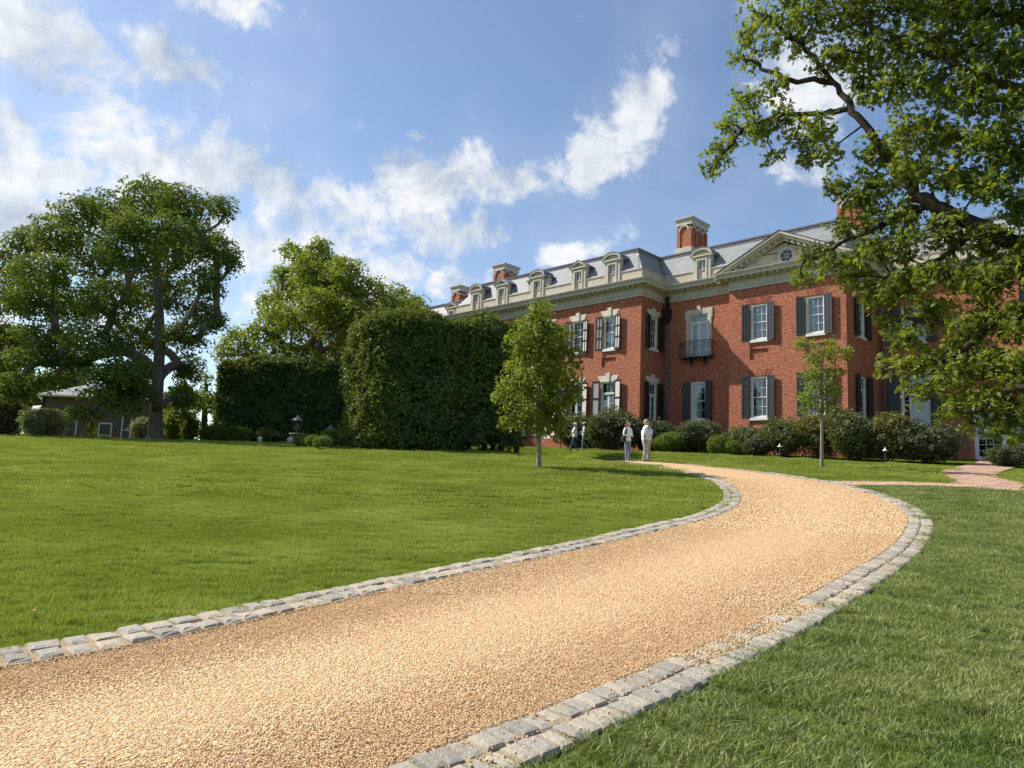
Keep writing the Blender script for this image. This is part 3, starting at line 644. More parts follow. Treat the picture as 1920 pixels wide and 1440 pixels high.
# garden wing
for xe in (-12.05, -6.2, -2.4):
    HOLES_E += [(xe-.6, xe+.6, 10.1, 12.1, .26, False), (xe-.72, xe+.72, 5.3, 8.35, .26, False)]
    sash_window('S', xe, Y3, 10.1, 1.2, 2.0, 1); french_window('S', xe, Y3, 5.3, 1.44, 3.05, .25, 4, 1)
    for sd in (-1, 1):
        shutter('S', xe+sd*.61, Y3, 10.02, .5, 2.1, sd, 8, 'shutter_black', 'shutter_black', 'full'); shutter('S', xe+sd*.73, Y3, 5.3, .55, 3.08, sd, 8, 'shutter_black', 'shutter_black', 'full')
    MB().box(xe-.8, xe+.8, Y3-.14, Y3+.1, 5.16, 5.298)
for xe in (-8.7, -7.45):
    HOLES_E.append((xe-.62, xe+.62, 3.86, 6.55, .2, False)) if False else None
HOLES_E.append((-9.45, -7.0, 3.9, 6.55, .2, False))
gd = hp(MB().box(-9.45, -9.36, Y3+.02, Y3+.16, 3.9, 6.55).box(-7.09, -7.0, Y3+.02, Y3+.16, 3.9, 6.55).box(-9.36, -7.09, Y3+.02, Y3+.16, 6.46, 6.55).box(-8.29, -8.16, Y3+.02, Y3+.16, 3.9, 6.46).build('garden_door', 'white_paint'))
s = MB()
for x0, x1 in ((-9.36, -8.29), (-8.16, -7.09)):
    b = .08; s.box(x0, x0+b, Y3+.06, Y3+.11, 3.9, 6.46).box(x1-b, x1, Y3+.06, Y3+.11, 3.9, 6.46).box(x0+b, x1-b, Y3+.06, Y3+.11, 3.9, 4.08).box(x0+b, x1-b, Y3+.06, Y3+.11, 6.38, 6.46)
    panes(gd, x0+b, x1-b, 4.08, 6.38, 3, 8, Y3+.085, .02, 'white_paint', s)
s.build('door_leaf', 'white_paint', gd)

wall('wall', 'S', Y1, XL, X1, ZG, ZB, HOLES_A); wall('wall', 'E', X1, Y1, Y2, ZG, ZB, HOLES_S)
wall('wall', 'S', Y2, X1, XC, ZG, ZB, HOLES_B); wall('wall', 'S', Y0, XC, XD, ZG, ZB, HOLES_C)
hp(MB().quad((XC, Y2, ZG), (XC, Y0, ZG), (XC, Y0, ZB), (XC, Y2, ZB)).build('wall', 'brick'))
wall('wall', 'E', XD, Y0, Y3, ZG, ZB, HOLES_D); wall('wall', 'S', Y3, XD, 4.0, ZG, ZB, HOLES_E)
wall('wall', 'S', Y2, -62, XL, ZG, ZB, [(x-.5, x+.5, z, z+2.1, .09, True) for x in (-44, -47, -50, -53, -56) for z in (5.85, 10.1)])
hp(MB().quad((XL, Y2, ZG), (XL, Y1, ZG), (XL, Y1, ZB), (XL, Y2, ZB)).build('wall', 'brick'))
hp(MB().quad((4, Y3, ZG), (4, 54, ZG), (4, 54, ZB), (4, Y3, ZB)).quad((4, 54, ZG), (-62, 54, ZG), (-62, 54, ZB), (4, 54, ZB)).quad((-62, 54, ZG), (-62, Y2, ZG), (-62, Y2, ZB), (-62, 54, ZB)).build('wall', 'brick'))
hp(MB().quad((XL, Y1+.9, ZG), (X1-.7, Y1+.9, ZG), (X1-.7, Y1+.9, ZB), (XL, Y1+.9, ZB)).quad((X1-.7, Y1+.9, ZG), (X1-.7, Y2+.9, ZG), (X1-.7, Y2+.9, ZB), (X1-.7, Y1+.9, ZB)).quad((X1-.7, Y2+.9, ZG), (XD-.9, Y2+.9, ZG), (XD-.9, Y2+.9, ZB), (X1-.7, Y2+.9, ZB)).quad((XD-.9, Y2+.9, ZG), (XD-.9, Y3+.9, ZG), (XD-.9, Y3+.9, ZB), (XD-.9, Y2+.9, ZB)).quad((XD-.9, Y3+.9, ZG), (4, Y3+.9, ZG), (4, Y3+.9, ZB), (XD-.9, Y3+.9, ZB)).build('dark_interior_sheet', 'dark_room'))  # added dark sheets behind the openings, room shade put into their colour

# swept cornice, frieze, parapet, mansard
PLAN = [(-62, Y2), (XL, Y2), (XL, Y1), (X1, Y1), (X1, Y2), (XC, Y2), (XC, Y0), (XD, Y0), (XD, Y3), (4, Y3), (4, 54)]
def mitres(pl):
    out = []
    for i in range(len(pl)):
        def nrm(a, b): d = np.array(b)-np.array(a); d = d/np.linalg.norm(d); return np.array([d[1], -d[0]])
        ns = []
        if i > 0: ns.append(nrm(pl[i-1], pl[i]))
        if i < len(pl)-1: ns.append(nrm(pl[i], pl[i+1]))
        out.append(ns[0] if len(ns) == 1 else ns[0]+ns[1])
    return out
MIT = mitres(PLAN)
PLAN_R = [p for p in PLAN if p not in ((XC, Y2), (XC, Y0), (XD, Y0))]; PLAN_R.insert(5, (XD, Y2)); MIT_R = mitres(PLAN_R)
def sweep(name, prof, mat, PLAN=PLAN, MIT=MIT):
    a, b = 0, len(PLAN); mb = MB()
    for i in range(a, b):
        for (t, z) in prof: mb.v.append((PLAN[i][0]+MIT[i][0]*t, PLAN[i][1]+MIT[i][1]*t, z))
    n = len(prof)
    for i in range(b-a-1):
        for j in range(n-1): mb.f.append((i*n+j, (i+1)*n+j, (i+1)*n+j+1, i*n+j+1))
    return hp(mb.build(name, mat))
sweep('frieze', [(0.0, ZB), (.07, ZB), (.07, 13.10), (.05, 13.11), (.05, 13.22), (.085, 13.23), (.085, 13.27), (.04, 13.29), (.04, 13.58), (.10, 13.63), (.12, 13.70)], 'stone')
sweep('cornice', [(.10, 13.70), (.50, 13.735), (.52, 13.735), (.52, 13.85), (.55, 13.87), (.57, 13.92), (.62, 13.98), (.63, 14.03), (.02, 14.10)], 'stone')
sweep('parapet', [(-.03, 14.08), (-.03, 14.74), (0.02, 14.76), (.02, 14.81), (-.12, 14.84)], 'parapet_stone')
sweep('roof_slope', [(-.12, 14.83), (-1.12, 16.28)], 'slate', PLAN_R, MIT_R)
sweep('roof_edge', [(-1.10, 16.26), (-1.04, 16.28), (-1.04, 16.34), (-1.10, 16.36), (-1.12, 16.42), (-1.06, 16.44), (-1.05, 16.53), (-1.4, 16.60)], 'roof_edge', PLAN_R, MIT_R)
hp(MB().box(XL+1.3, X1-1.3, Y1+1.35, 50, 16.40, 16.585).box(-61, XL+1.31, Y2+1.35, 50, 16.41, 16.58).box(X1-1.31, XD-1.4, Y2+1.5, 50, 16.42, 16.575).box(XD-1.41, 2.7, Y3+1.4, 50, 16.39, 16.57).build('roof_deck', 'roof_edge'))
# modillions under the cornice
mo = MB()
for i in range(len(PLAN)-2):
    a_, b_ = np.array(PLAN[i]), np.array(PLAN[i+1]); L = np.linalg.norm(b_-a_); d = (b_-a_)/L; n = np.array([d[1], -d[0]])
    if L < .6: continue
    cnt = int(round(L/.37)); 
    for q in range(cnt+1):
        c = a_+d*(L*q/cnt)
        pts = []
        for zt, o0, o1 in ((13.62, .09, .38), (13.732, .09, .48)):
            for s_, o_ in ((-.065, o0), (.065, o0), (.065, o1), (-.065, o1)): pp = c+d*s_+n*o_; pts.append((pp[0], pp[1], zt))
        b0 = len(mo.v); mo.v += pts; mo.f += [tuple(b0+k_ for k_ in f_) for f_ in ((0, 3, 2, 1), (4, 5, 6, 7), (0, 1, 5, 4), (1, 2, 6, 5), (2, 3, 7, 6), (3, 0, 4, 7))]
tag(hp(mo.build('modillions', 'stone')), kind='stuff')

# slates
sm = MB().box(-.1446, .1446, -.007, .007, -.10, .10)
slate_me = sm.mesh('slate'); slate_me.materials.append(MATS['slate'])
slates = []
for i in range(len(PLAN_R)-2):
    a_, b_ = np.array(PLAN_R[i]), np.array(PLAN_R[i+1]); L = np.linalg.norm(b_-a_); d = (b_-a_)/L; n = np.array([d[1], -d[0]])
    if L < .6: continue
    sl0, sl1 = MIT_R[i]@d, MIT_R[i+1]@d
    for r in range(12):
        f_ = (r+.5)/12; t = -.12-1.0*f_; z = 14.84+1.43*f_; x0, x1 = t*sl0, L+t*sl1; cnt = int((x1-x0)/.29); off = .145*(r % 2)
        for q in range(cnt):
            x = x0+off+.29*(q+.5)
            if x > x1-.10: continue
            c = a_+d*x+n*(t+.034); slope = np.array([n[0]*-1.0, n[1]*-1.0, 1.43]); slope /= np.linalg.norm(slope)
            ax = np.array([d[0], d[1], 0]); ny = np.cross(slope, ax)
            M = Matrix(((ax[0], ny[0], slope[0], c[0]), (ax[1], ny[1], slope[1], c[1]), (ax[2], ny[2], slope[2], z), (0, 0, 0, 1))) @ Matrix.Rotation(-.085, 4, 'X') 
            dist = math.hypot(c[0], c[1]); vis = (n[1] < -.5 or n[0] > .5) and c[0] > -41.5 and c[1] < 40.5
            if XC-.1 < c[0] < XD+.3 and c[1] < 39: vis = vis and (z > 14.84+1.43*max(0, 1-abs(c[0]+17)/3.6))
            slates.append((dist+(0 if vis else 500), M))
slates.sort(key=lambda q: q[0]); V = []; F = []
base_v = [v_.co.copy() for v_ in slate_me.vertices]; base_f = [tuple(p_.vertices) for p_ in slate_me.polygons]
rf = hp(empty('slating', (-30, 38, 15)))
rinv = Matrix.Translation((30, -38, -15))
for n_, (dd, M) in enumerate(slates):
    if n_ < 300: o_ = bpy.data.objects.new('slate', slate_me); COL.objects.link(o_); o_.parent = rf; o_.matrix_local = rinv @ M
    else: b0 = len(V); V += [tuple(M @ q) for q in base_v]; F += [tuple(b0+k_ for k_ in f_) for f_ in base_f]
tag(hp(link('far_slates', npmesh('far_slates', V, F), 'slate')), kind='stuff')

# pediment
pxc = (XC+XD)/2; hw = (XD-XC)/2
ped = hp(MB().prism([(XC+.02, 14.03), (XD-.02, 14.03), (pxc, 14.03+.475*(hw-.62))], Y0-.02, Y0+.25).build('pediment', 'stone'))
rk = MB(); sl_ = .475
for sg in (-1, 1):
    e = hw+.62; z0 = 13.66
    for (y0, y1, o0, o1) in ((Y0-.60, Y0+.3, .20, .34), (Y0-.50, Y0+.3, .06, .20), (Y0-.15, Y0+.3, -.08, .06)):
        xs_ = [(pxc+sg*e, z0+o0), (pxc, z0+o0+sl_*e), (pxc, z0+o1+sl_*e), (pxc+sg*e, z0+o1)]
        rk.prism(xs_ if sg > 0 else xs_[::-1], y0, y1) if sg < 0 else rk.prism(xs_[::-1], y0, y1)
rk.build('raking_cornice', 'stone', ped)
rm = MB()
for sg in (-1, 1):
    for q in range(11):
        x = pxc+sg*(.30+q*.33); z = 13.64+sl_*(hw+.62-abs(x-pxc)); rm.prism([(x-.06, z-.09), (x+.06, z-.09), (x+.06, z+.05), (x-.06, z+.05)], Y0-.42, Y0-.1)
tag(rm.build('raking_modillions', 'stone', ped), kind='stuff')
gr = MB(); e = hw+.66; za = 14.012+sl_*e
gr.quad((pxc-e, Y0-.64, 14.015), (pxc, Y0-.64, za), (pxc, Y0+3.0, za), (pxc-e, Y0+3.0, 14.015)).quad((pxc, Y0-.64, za), (pxc+e, Y0-.64, 14.015), (pxc+e, Y0+3.0, 14.015), (pxc, Y0+3.0, za))
gr.build('pediment_roof', 'roof_edge', ped)
oc = MB()
cxo, czo = pxc+.16, 14.52
for (r0, r1, y0) in ((.34, .46, Y0-.09), (.46, .54, Y0-.06)):
    for j in range(20):
        a0, a1 = 2*math.pi*j/20, 2*math.pi*(j+1)/20
        oc.prism([(cxo+r0*math.cos(a0), czo+r0*math.sin(a0)), (cxo+r1*math.cos(a0), czo+r1*math.sin(a0)), (cxo+r1*math.cos(a1), czo+r1*math.sin(a1)), (cxo+r0*math.cos(a1), czo+r0*math.sin(a1))], y0, Y0)
oc.prism([(cxo-.07, czo+.54), (cxo+.07, czo+.54), (cxo+.05, czo+.68), (cxo-.05, czo+.68)], Y0-.10, Y0)
for sg in (-1, 1):
    pts = [(cxo+sg*(.62+.22*math.cos(t)*(1-t/9)), Y0-.04, czo-.05+.20*math.sin(t)*(1-t/9)) for t in np.linspace(0, 8, 22)]; oc.tube(pts, .035, 6)
ocu = oc.build('oculus', 'stone', ped)
dm = MB(); dm.prism([(cxo+.345*math.cos(t), czo+.345*math.sin(t)) for t in np.linspace(0, 2*math.pi, 21)[:-1]], Y0-.035, Y0-.021); dm.build('pane', 'glass', ocu)
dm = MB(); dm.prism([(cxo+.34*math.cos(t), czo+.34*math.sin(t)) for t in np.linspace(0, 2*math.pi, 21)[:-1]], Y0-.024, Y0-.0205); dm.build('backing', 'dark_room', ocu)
sp = MB()
for j in range(6):
    a0 = math.pi*j/6*2+.3; sp.tube([(cxo+.09*math.cos(a0), Y0-.05, czo+.09*math.sin(a0)), (cxo+.34*math.cos(a0), Y0-.05, czo+.34*math.sin(a0))], .018, 5)
sp.tube([(cxo+.09*math.cos(t), Y0-.05, czo+.09*math.sin(t)) for t in np.linspace(0, 2*math.pi, 13)], .02, 5); sp.build('tracery', 'grey_paint', ocu)

# dormers
def dormer(xd, plane, kind, w_=1.16):
    hw = w_/2; z0, z1 = 14.09, 15.62
    d = hp(empty('dormer', (xd, plane, z0))); h_ = z1-z0; ow = .27
    b = MB(); b.box(-hw, -ow, -.045, .3, 0, h_).box(ow, hw, -.045, .3, 0, h_).box(-ow, ow, -.045, .3, 1.30, h_)
    b.box(-ow-.10, -ow, -.085, -.02, 0, 1.38).box(ow, ow+.10, -.085, -.02, 0, 1.38).box(-ow, ow, -.085, -.02, 1.28, 1.38)
    if kind == 'wide':
        for sg in (-1, 1): x0, x1 = sorted((sg*hw, sg*(hw+.42))); b.box(x0, x1, .10, .3, 0, h_-.12); b.box(x0+.1, x1-.1, .07, .10, .15, 1.15)
    b.build('front', 'stone', d)
    s_ = MB(); s_.box(-ow, -ow+.06, .05, .11, 0, 1.3).box(ow-.06, ow, .05, .11, 0, 1.3).box(-.04, .04, .045, .115, 0.06, 1.24).box(-ow+.06, ow-.06, .05, .11, 0, .06).box(-ow+.06, ow-.06, .05, .11, 1.24, 1.3)
    for (p, q) in ((-ow+.06, -.04), (.04, ow-.06)): panes(d, p, q, .06, 1.24, 1, 3, .08, .025, 'white_paint', s_)
    s_.build('sash', 'white_paint', d); MB().box(-ow, ow, .28, .32, 0, 1.3).build('blind_dark_sheet', 'curtain' if kind != 'wide' else 'dark_room', d)  # pale blind; in the wide dormer a dark sheet painted as unlit interior
    ew = hw+.14
    def arc(r_, n=11): return [(ew*math.cos(t), .42*math.sin(t)*r_) for t in np.linspace(0, math.pi, n)]
    tri = kind == 'tri'
    outline = [(ew, 0), (0, .42), (-ew, 0)] if tri else [(x, z) for x, z in arc(1.0)]
    inner = [(x*.80, z*.72) for x, z in outline]
    pm = MB(); pm.prism([(x, z+h_+.06) for x, z in inner], .02, .12); pm.box(-ew, ew, -.14, .1, h_-.03, h_+.06)
    pm.build('pediment', 'stone', d)
    rr_ = MB(); n = len(outline)
    for i in range(n-1):
        (xa, za), (xb_, zb_) = outline[i], outline[i+1]; (xc_, zc_), (xd_, zd_) = inner[i+1], inner[i]
        rr_.prism([(xa, za+h_+.06), (xb_, zb_+h_+.06), (xc_, zc_+h_+.06), (xd_, zd_+h_+.06)], -.16, .1)
    rr_.build('raking_mould', 'stone', d)
    ro = MB()
    for i in range(n-1):
        (xa, za), (xb_, zb_) = outline[i], outline[i+1]
        ro.quad((xa, -.18, za+h_+.07), (xb_, -.18, zb_+h_+.07), (xb_, 1.5, zb_+h_+.07), (xa, 1.5, za+h_+.07)); ro.quad((xa, -.18, za+h_+.11), (xb_, -.18, zb_+h_+.11), (xb_, 1.5, zb_+h_+.11), (xa, 1.5, za+h_+.11)); ro.quad((xa, -.18, za+h_+.07), (xa, -.18, za+h_+.11), (xb_, -.18, zb_+h_+.11), (xb_, -.18, zb_+h_+.07))
    for sg in (-1, 1): ro.quad((sg*ew, -.18, h_+.07), (sg*ew, 1.5, h_+.07), (sg*ew, 1.5, h_+.11), (sg*ew, -.18, h_+.11)); ro.quad((sg*hw, -.1, h_), (sg*ew, -.1, h_+.06), (sg*ew, 1.5, h_+.06), (sg*hw, 1.5, h_))
    ro.build('roof', 'roof_edge', d)
    ch = MB(); cw = hw if kind != 'wide' else hw+.42
    for sg in (-1, 1): x0, x1 = sorted((sg*(cw-.02), sg*(cw-.06))); MB().box(x0, x1, .3, 1.45, .3, h_+(0 if kind != 'wide' else -.14)).build('cheek', 'lead', d)
    if kind == 'wide':
        rw = MB()
        for sg in (-1, 1): x0, x1 = sorted((sg*hw, sg*(cw+.10))); rw.box(x0, x1, .0, 1.3, h_-.12, h_-.03)
        rw.build('side_roof', 'roof_edge', d)
for xd, kd in ((-26.95, 'arc'), (-29.62, 'tri'), (-33.2, 'wide'), (-36.6, 'tri'), (-39.25, 'arc')): dormer(xd, Y1, kd)
dormer(-22.18, Y2, 'arc'); dormer(-44.8, Y2, 'tri'); dormer(-49, Y2, 'arc')

# chimneys
def chimney(x0, x1, y0, y1, z0, z1, nb):
    bd = hp(MB().box(x0+.06, x1-.06, y0+.06, y1-.06, z0, z1-.55).build('chimney', 'brick'))
    pl = MB(); n = 3
    for (px_, py_) in ((x0, y0), (x1-.24, y0), (x0, y1-.24), (x1-.24, y1-.24)): pl.box(px_, px_+.24, py_, py_+.24, z0+.02, z1-.62)
    L = y1-y0
    for i in range(1, nb): c = y0+L*i/nb; pl.box(x1-.1, x1-.001, c-.1, c+.1, z0+.02, z1-.62); pl.box(x0+.001, x0+.1, c-.1, c+.1, z0+.02, z1-.62)
    pl.box((x0+x1)/2-.1, (x0+x1)/2+.1, y0+.001, y0+.1, z0+.02, z1-.62) if x1-x0 > 1.3 else None
    pl.build('pilaster', 'brick', bd)
    MB().box(x0-.10, x1+.10, y0-.10, y1+.10, z0-.35, z0+.20).build('base', 'stone', bd, bevel=.03)
    cp = MB().box(x0-.04, x1+.04, y0-.04, y1+.04, z1-.50, z1-.20).box(x0-.08, x1+.08, y0-.08, y1+.08, z1-.20, z1-.09).box(x0-.14, x1+.14, y0-.14, y1+.14, z1-.09, z1)
    # arch heads between the piers
    def arch(cx, r_, face):
        for j in range(8):
            a0, a1 = math.pi*j/8, math.pi*(j+1)/8; zc = z1-.86
            q = [(cx+r_*math.cos(a0), zc+r_*math.sin(a0)), (cx+(r_+.09)*math.cos(a0), zc+(r_+.09)*math.sin(a0)), (cx+(r_+.09)*math.cos(a1), zc+(r_+.09)*math.sin(a1)), (cx+r_*math.cos(a1), zc+r_*math.sin(a1))]
            if face == 'S': cp.prism(q, y0-.03, y0+.1)
            else:
                b = len(cp.v); cp.v += [(x1+.03, a, z) for a, z in q]+[(x1-.1, a, z) for a, z in q]; cp.f += [(b, b+1, b+2, b+3), (b+7, b+6, b+5, b+4)]+[(b+t, b+4+t, b+4+(t+1) % 4, b+(t+1) % 4) for t in range(4)]
    arch((x0+x1)/2, (x1-x0)/2-.24, 'S')
    for i in range(nb): arch(y0+L*(i+.5)/nb, L/nb/2-.11, 'E')
    cp.build('cap', 'stone', bd)
    pt = MB()
    for i in range(2): pt.lathe([(.13, z1-.02), (.12, z1+.03), (.14, z1+.04)], 10, ((x0+x1)/2, y0+L*(i+.5)/2))
    pt.build('pot', 'lead', bd)
chimney(-25.1, -24.05, 39.7, 41.7, 16.90, 19.10, 3); chimney(-42.3, -41.05, 39.9, 41.5, 16.6, 19.20, 2); chimney(-47.5, -46.45, 40.0, 41.0, 16.6, 18.30, 2); chimney(-16.1, -14.8, 42.6, 44.2, 16.95, 19.4, 2)

# downpipes
def downpipe(x, y, z0, z1, ornate):
    d = hp(MB().tube([(x, y, z0), (x, y, z1)], .075, 10).build('downpipe', 'lead', smooth=True)); h_ = MB()
    if ornate:
        h_.box(x-.2, x+.2, y-.2, y+.12, z1-.05, z1+.34).box(x-.25, x+.25, y-.25, y+.12, z1+.34, z1+.44).prism([(x-.2, z1-.05), (x-.08, z1-.4), (x+.08, z1-.4), (x+.2, z1-.05)], y-.14, y+.1).box(x-.10, x+.10, y-.12, y+.08, z1+.44, z1+1.25)
    else: h_.box(x-.16, x+.16, y-.14, y+.12, z1-.1, z1+.18)
    h_.build('hopper_head', 'lead' if not ornate else 'iron', d)
    br = MB()
    for z in np.arange(z0+1, z1-.5, 2.0): br.box(x-.11, x+.11, y-.09, y+.10, z, z+.06)
    br.build('bracket', 'lead', d)
downpipe(X1+.32, Y2-.11, 4.0, 12.2, True); downpipe(XD+.28, Y3-.12, 4.0, 11.9, False)

# iron balcony
bal = hp(empty('balcony', (xb, Y2, 9.45)))
def bowp(t): # plan line of the railing front: straight with a bowed middle
    x = -1.02+2.04*t; return x, -.50-(.16*math.cos((t-.5)/.28*math.pi/2) if abs(t-.5) < .28 else 0)
fl = MB(); pts = [bowp(t) for t in np.linspace(0, 1, 25)]
b0 = len(fl.v); poly = pts+[(1.02, 0), (-1.02, 0)]
fl.v += [(x, y, 0) for x, y in poly]+[(x, y, .07) for x, y in poly]; n = len(poly)
fl.f += [tuple(reversed(range(n))), tuple(range(n, 2*n))]+[(i, (i+1) % n, n+(i+1) % n, n+i) for i in range(n)]
fl.build('floor_plate', 'iron', bal)
rl = MB(); full = [(-1.02, 0)]+pts+[(1.02, 0)]
for z, r_ in ((.16, .014), (.82, .012), (.96, .024)): rl.tube([(x, y, z) for x, y in full], r_, 6)
rl.build('rail', 'iron', bal)
bal_me = MB().tube([(0, 0, .05), (0, 0, .95)], .011, 5).mesh('baluster'); bal_me.materials.append(MATS['iron'])
for t in np.linspace(0, 1, 19): x, y = bowp(t); link('baluster', bal_me, None, bal, (x, y, 0))
for sg in (-1, 1):
    for y in (-.13, -.26, -.39): link('baluster', bal_me, None, bal, (sg*1.02, y, 0))
for sg in (-.45, .45): MB().prism([(sg-.07, -.38), (sg+.07, -.38), (sg+.07, 0), (sg-.07, 0)], -.12, .02).prism([(sg-.06, -.2), (sg+.06, -.2), (sg+.06, -.002), (sg-.06, -.002)], -.42, -.119).build('bracket', 'iron', bal, bevel=.02)

# ================================================================== vegetation
def unit(a): return a/(np.linalg.norm(a, axis=-1, keepdims=True)+1e-9)
def rdir(n): return unit(RNG.normal(size=(n, 3)))
def frame_from_normal(N):
    ref = np.where(np.abs(N[:, 2:3]) < .9, np.array([[0, 0, 1.0]]), np.array([[1.0, 0, 0]])); T = unit(np.cross(ref, N)); B = np.cross(N, T)
    a = RNG.uniform(0, 2*math.pi, (len(N), 1)); return T*np.cos(a)+B*np.sin(a), -T*np.sin(a)+B*np.cos(a)
LEAF_SHAPES = {
    'oval': (np.array([(-.5, 0, 0), (-.12, .30, .05), (.5, 0, -.05), (-.12, -.30, .05)]), np.array([(0, 2, 1), (0, 3, 2)])),
    'lobed': (np.array([(-.5, 0, .0), (-.30, .07, .03), (-.10, .32, .02), (-.06, .07, .05), (.20, .34, -.02), (.16, .08, .04), (.52, 0, -.10), (.16, -.08, .04), (.20, -.34, -.02), (-.06, -.07, .05), (-.10, -.32, .02), (-.30, -.07, .03), (0.0, 0, -.01)]),
              np.array([(12, (i+1) % 12, i) for i in range(12)]))}
def leaf_object(name, C_, N_, S_, mat, parent, shape='oval', aspect=1.0):
    sv, sf = LEAF_SHAPES[shape]; T, B = frame_from_normal(N_); n = len(C_)
    if n == 0: return None
    S_ = np.broadcast_to(np.asarray(S_, float), (n,))[:, None, None]
    V = C_[:, None]+S_*(T[:, None]*sv[None, :, 0:1]+B[:, None]*sv[None, :, 1:2]*aspect+N_[:, None]*sv[None, :, 2:3])
    F = (np.arange(n)[:, None, None]*len(sv)+sf[None]).reshape(-1, 3)
    return link(name, npmesh(name, V.reshape(-1, 3), F), mat, parent)
def sprays(centers, normals, per, rad, thick, lean=.55):
    """per leaves on a loose disc round every spray centre"""
    n = len(centers); T, B = frame_from_normal(normals); a = RNG.uniform(0, 2*math.pi, (n, per, 1)); r = np.sqrt(RNG.random((n, per, 1)))*rad
    C_ = centers[:, None]+(T[:, None]*np.cos(a)+B[:, None]*np.sin(a))*r+normals[:, None]*RNG.normal(0, thick, (n, per, 1))
    N_ = unit(normals[:, None]+RNG.normal(0, lean, (n, per, 3))); return C_.reshape(-1, 3), N_.reshape(-1, 3)
def clump_points(c, r, n, shell=.5):
    d = rdir(n); rr = (shell+(1-shell)*RNG.random((n, 1))**.6); wob = 1+.18*np.sin(d@np.array([5.1, 3.3, 4.2])*2+c[0])[:, None]
    return np.asarray(c)+d*rr*np.asarray(r)*wob, d
def limb_mesh(nodes, parent, r_tip, expo, base_r=None, n=6):
    """nodes: positions; parent index (-1 root). one continuous set of tapered tubes"""
    cnt = np.ones(len(nodes))
    for i in range(len(nodes)-1, 0, -1): cnt[parent[i]] += cnt[i]
    rad = r_tip*cnt**expo
    if base_r: rad = np.minimum(rad, base_r)
    kids = {}
    for i in range(1, len(nodes)): kids.setdefault(parent[i], []).append(i)
    mb = MB(); done = set()
    def chain(start, first):
        pts, rr = [nodes[start]], [min(rad[start], rad[first]*1.15)]; cur = first
        while True:
            pts.append(nodes[cur]); rr.append(rad[cur]); ks = kids.get(cur, [])
            if not ks: break
            big = max(ks, key=lambda q: cnt[q])
            for q in ks:
                if q != big: todo.append((cur, q))
            cur = big
        mb.tube(pts, rr, n)
    todo = [(0, q) for q in kids.get(0, [])]
    while todo: a, b = todo.pop(); chain(a, b)
    return mb
def grow(trunk_pts, targets, wig=.06, seg=4, droop=.0):
    """connect every target to the nearest part of the skeleton with a bent branch"""
    nodes = [np.asarray(p, float) for p in trunk_pts]; par = [-1]+list(range(len(trunk_pts)-1)); lo = 1 if len(trunk_pts) > 2 else 0
    root = nodes[0]
    for t in sorted([np.asarray(t, float) for t in targets], key=lambda t: np.linalg.norm(t-nodes[len(trunk_pts)//2])):
        A = np.array(nodes); d = np.linalg.norm(A-t, axis=1)+.55*np.maximum(0, A[:, 2]-t[2])+.18*np.linalg.norm(A-root, axis=1); d[:lo] = 1e9
        i = int(np.argmin(d)); p = nodes[i]; L = np.linalg.norm(t-p); last = i
        bend = RNG.normal(0, wig*L, 3)+np.array([0, 0, .10*L])
        for s in range(1, seg+1):
            f = s/seg; q = p+(t-p)*f+bend*math.sin(math.pi*f)-np.array([0, 0, droop*L*f*f])*(f < 1); nodes.append(q); par.append(last); last = len(nodes)-1
    return nodes, par
def tree(name, label, base, height_pts, clumps, leafmat, leaf, dens, trunk_r, bark='bark', cat='tree', group=None, per=13, sprad=.42, shape='oval', shell=.45, up=.7, r_tip=.02, expo=.5, inner=5, flare=1.7, thick=.06, trunk_n=12):
    base = np.asarray(base, float); t = empty(name, base); tag(t, label, cat, group)
    inv = -base
    # trunk
    hp_ = [np.asarray(p, float) for p in height_pts]; mb = MB(); pts = [hp_[0]+np.array([0, 0, -.3])]; rr = [trunk_r*flare*1.1]
    for i, p in enumerate(hp_):
        f = i/(len(hp_)-1); pts.append(p); rr.append(trunk_r*(1-.45*f)*(flare if i == 0 else 1))
        if i == 0: q = p+(hp_[1]-p)*.18; pts.append(q); rr.append(trunk_r*1.12)
    mb.tube([p+inv for p in pts], rr, trunk_n); mb.build('trunk', bark, t, smooth=True)
    tg = [c for c, r in clumps]
    sub = []
    for c, r in clumps:
        for _ in range(inner): sub.append(np.asarray(c)+rdir(1)[0]*np.asarray(r)*RNG.uniform(.45, .85))
    nodes, par = grow(hp_, tg+sub)
    lb = limb_mesh([q+inv for q in nodes], par, r_tip, expo, trunk_r*.8); lb.build('limbs', bark, t, smooth=True)
    Cs, Ns = [], []
    for c, r in clumps:
        r = np.asarray(r, float); area = 4*math.pi*((r[0]*r[1])**1.6/3+(r[0]*r[2])**1.6/3+(r[1]*r[2])**1.6/3)**(1/1.6); n = max(4, int(area*dens/per))
        p, d = clump_points(c, r, n, shell); nn = unit(d*.75+np.array([0, 0, up])+RNG.normal(0, .3, d.shape)); a, b = sprays(p, nn, per, sprad, thick); Cs.append(a); Ns.append(b)
    C_, N_ = np.vstack(Cs)+inv, np.vstack(Ns)
    leaf_object('crown', C_, N_, leaf*RNG.uniform(.65, 1.25, len(C_)), leafmat, t, shape)
    return t
def px_clumps(L, depth):
    """(px, py, rx_px, ry_px, depth offset) -> clumps round real points at that distance"""
    out = []
    for q in L:
        dp = depth+(q[4] if len(q) > 4 else 0); c = atd(q[0], q[1], dp); k_ = dp/FPX; out.append((c, (q[2]*k_, q[2]*k_*(q[5] if len(q) > 5 else 1.0), q[3]*k_)))
    return out
def foot(px_, py_, dep):
    P_ = atd(px_, py_, dep); P_[2] = hxy(P_[0], P_[1]); return P_

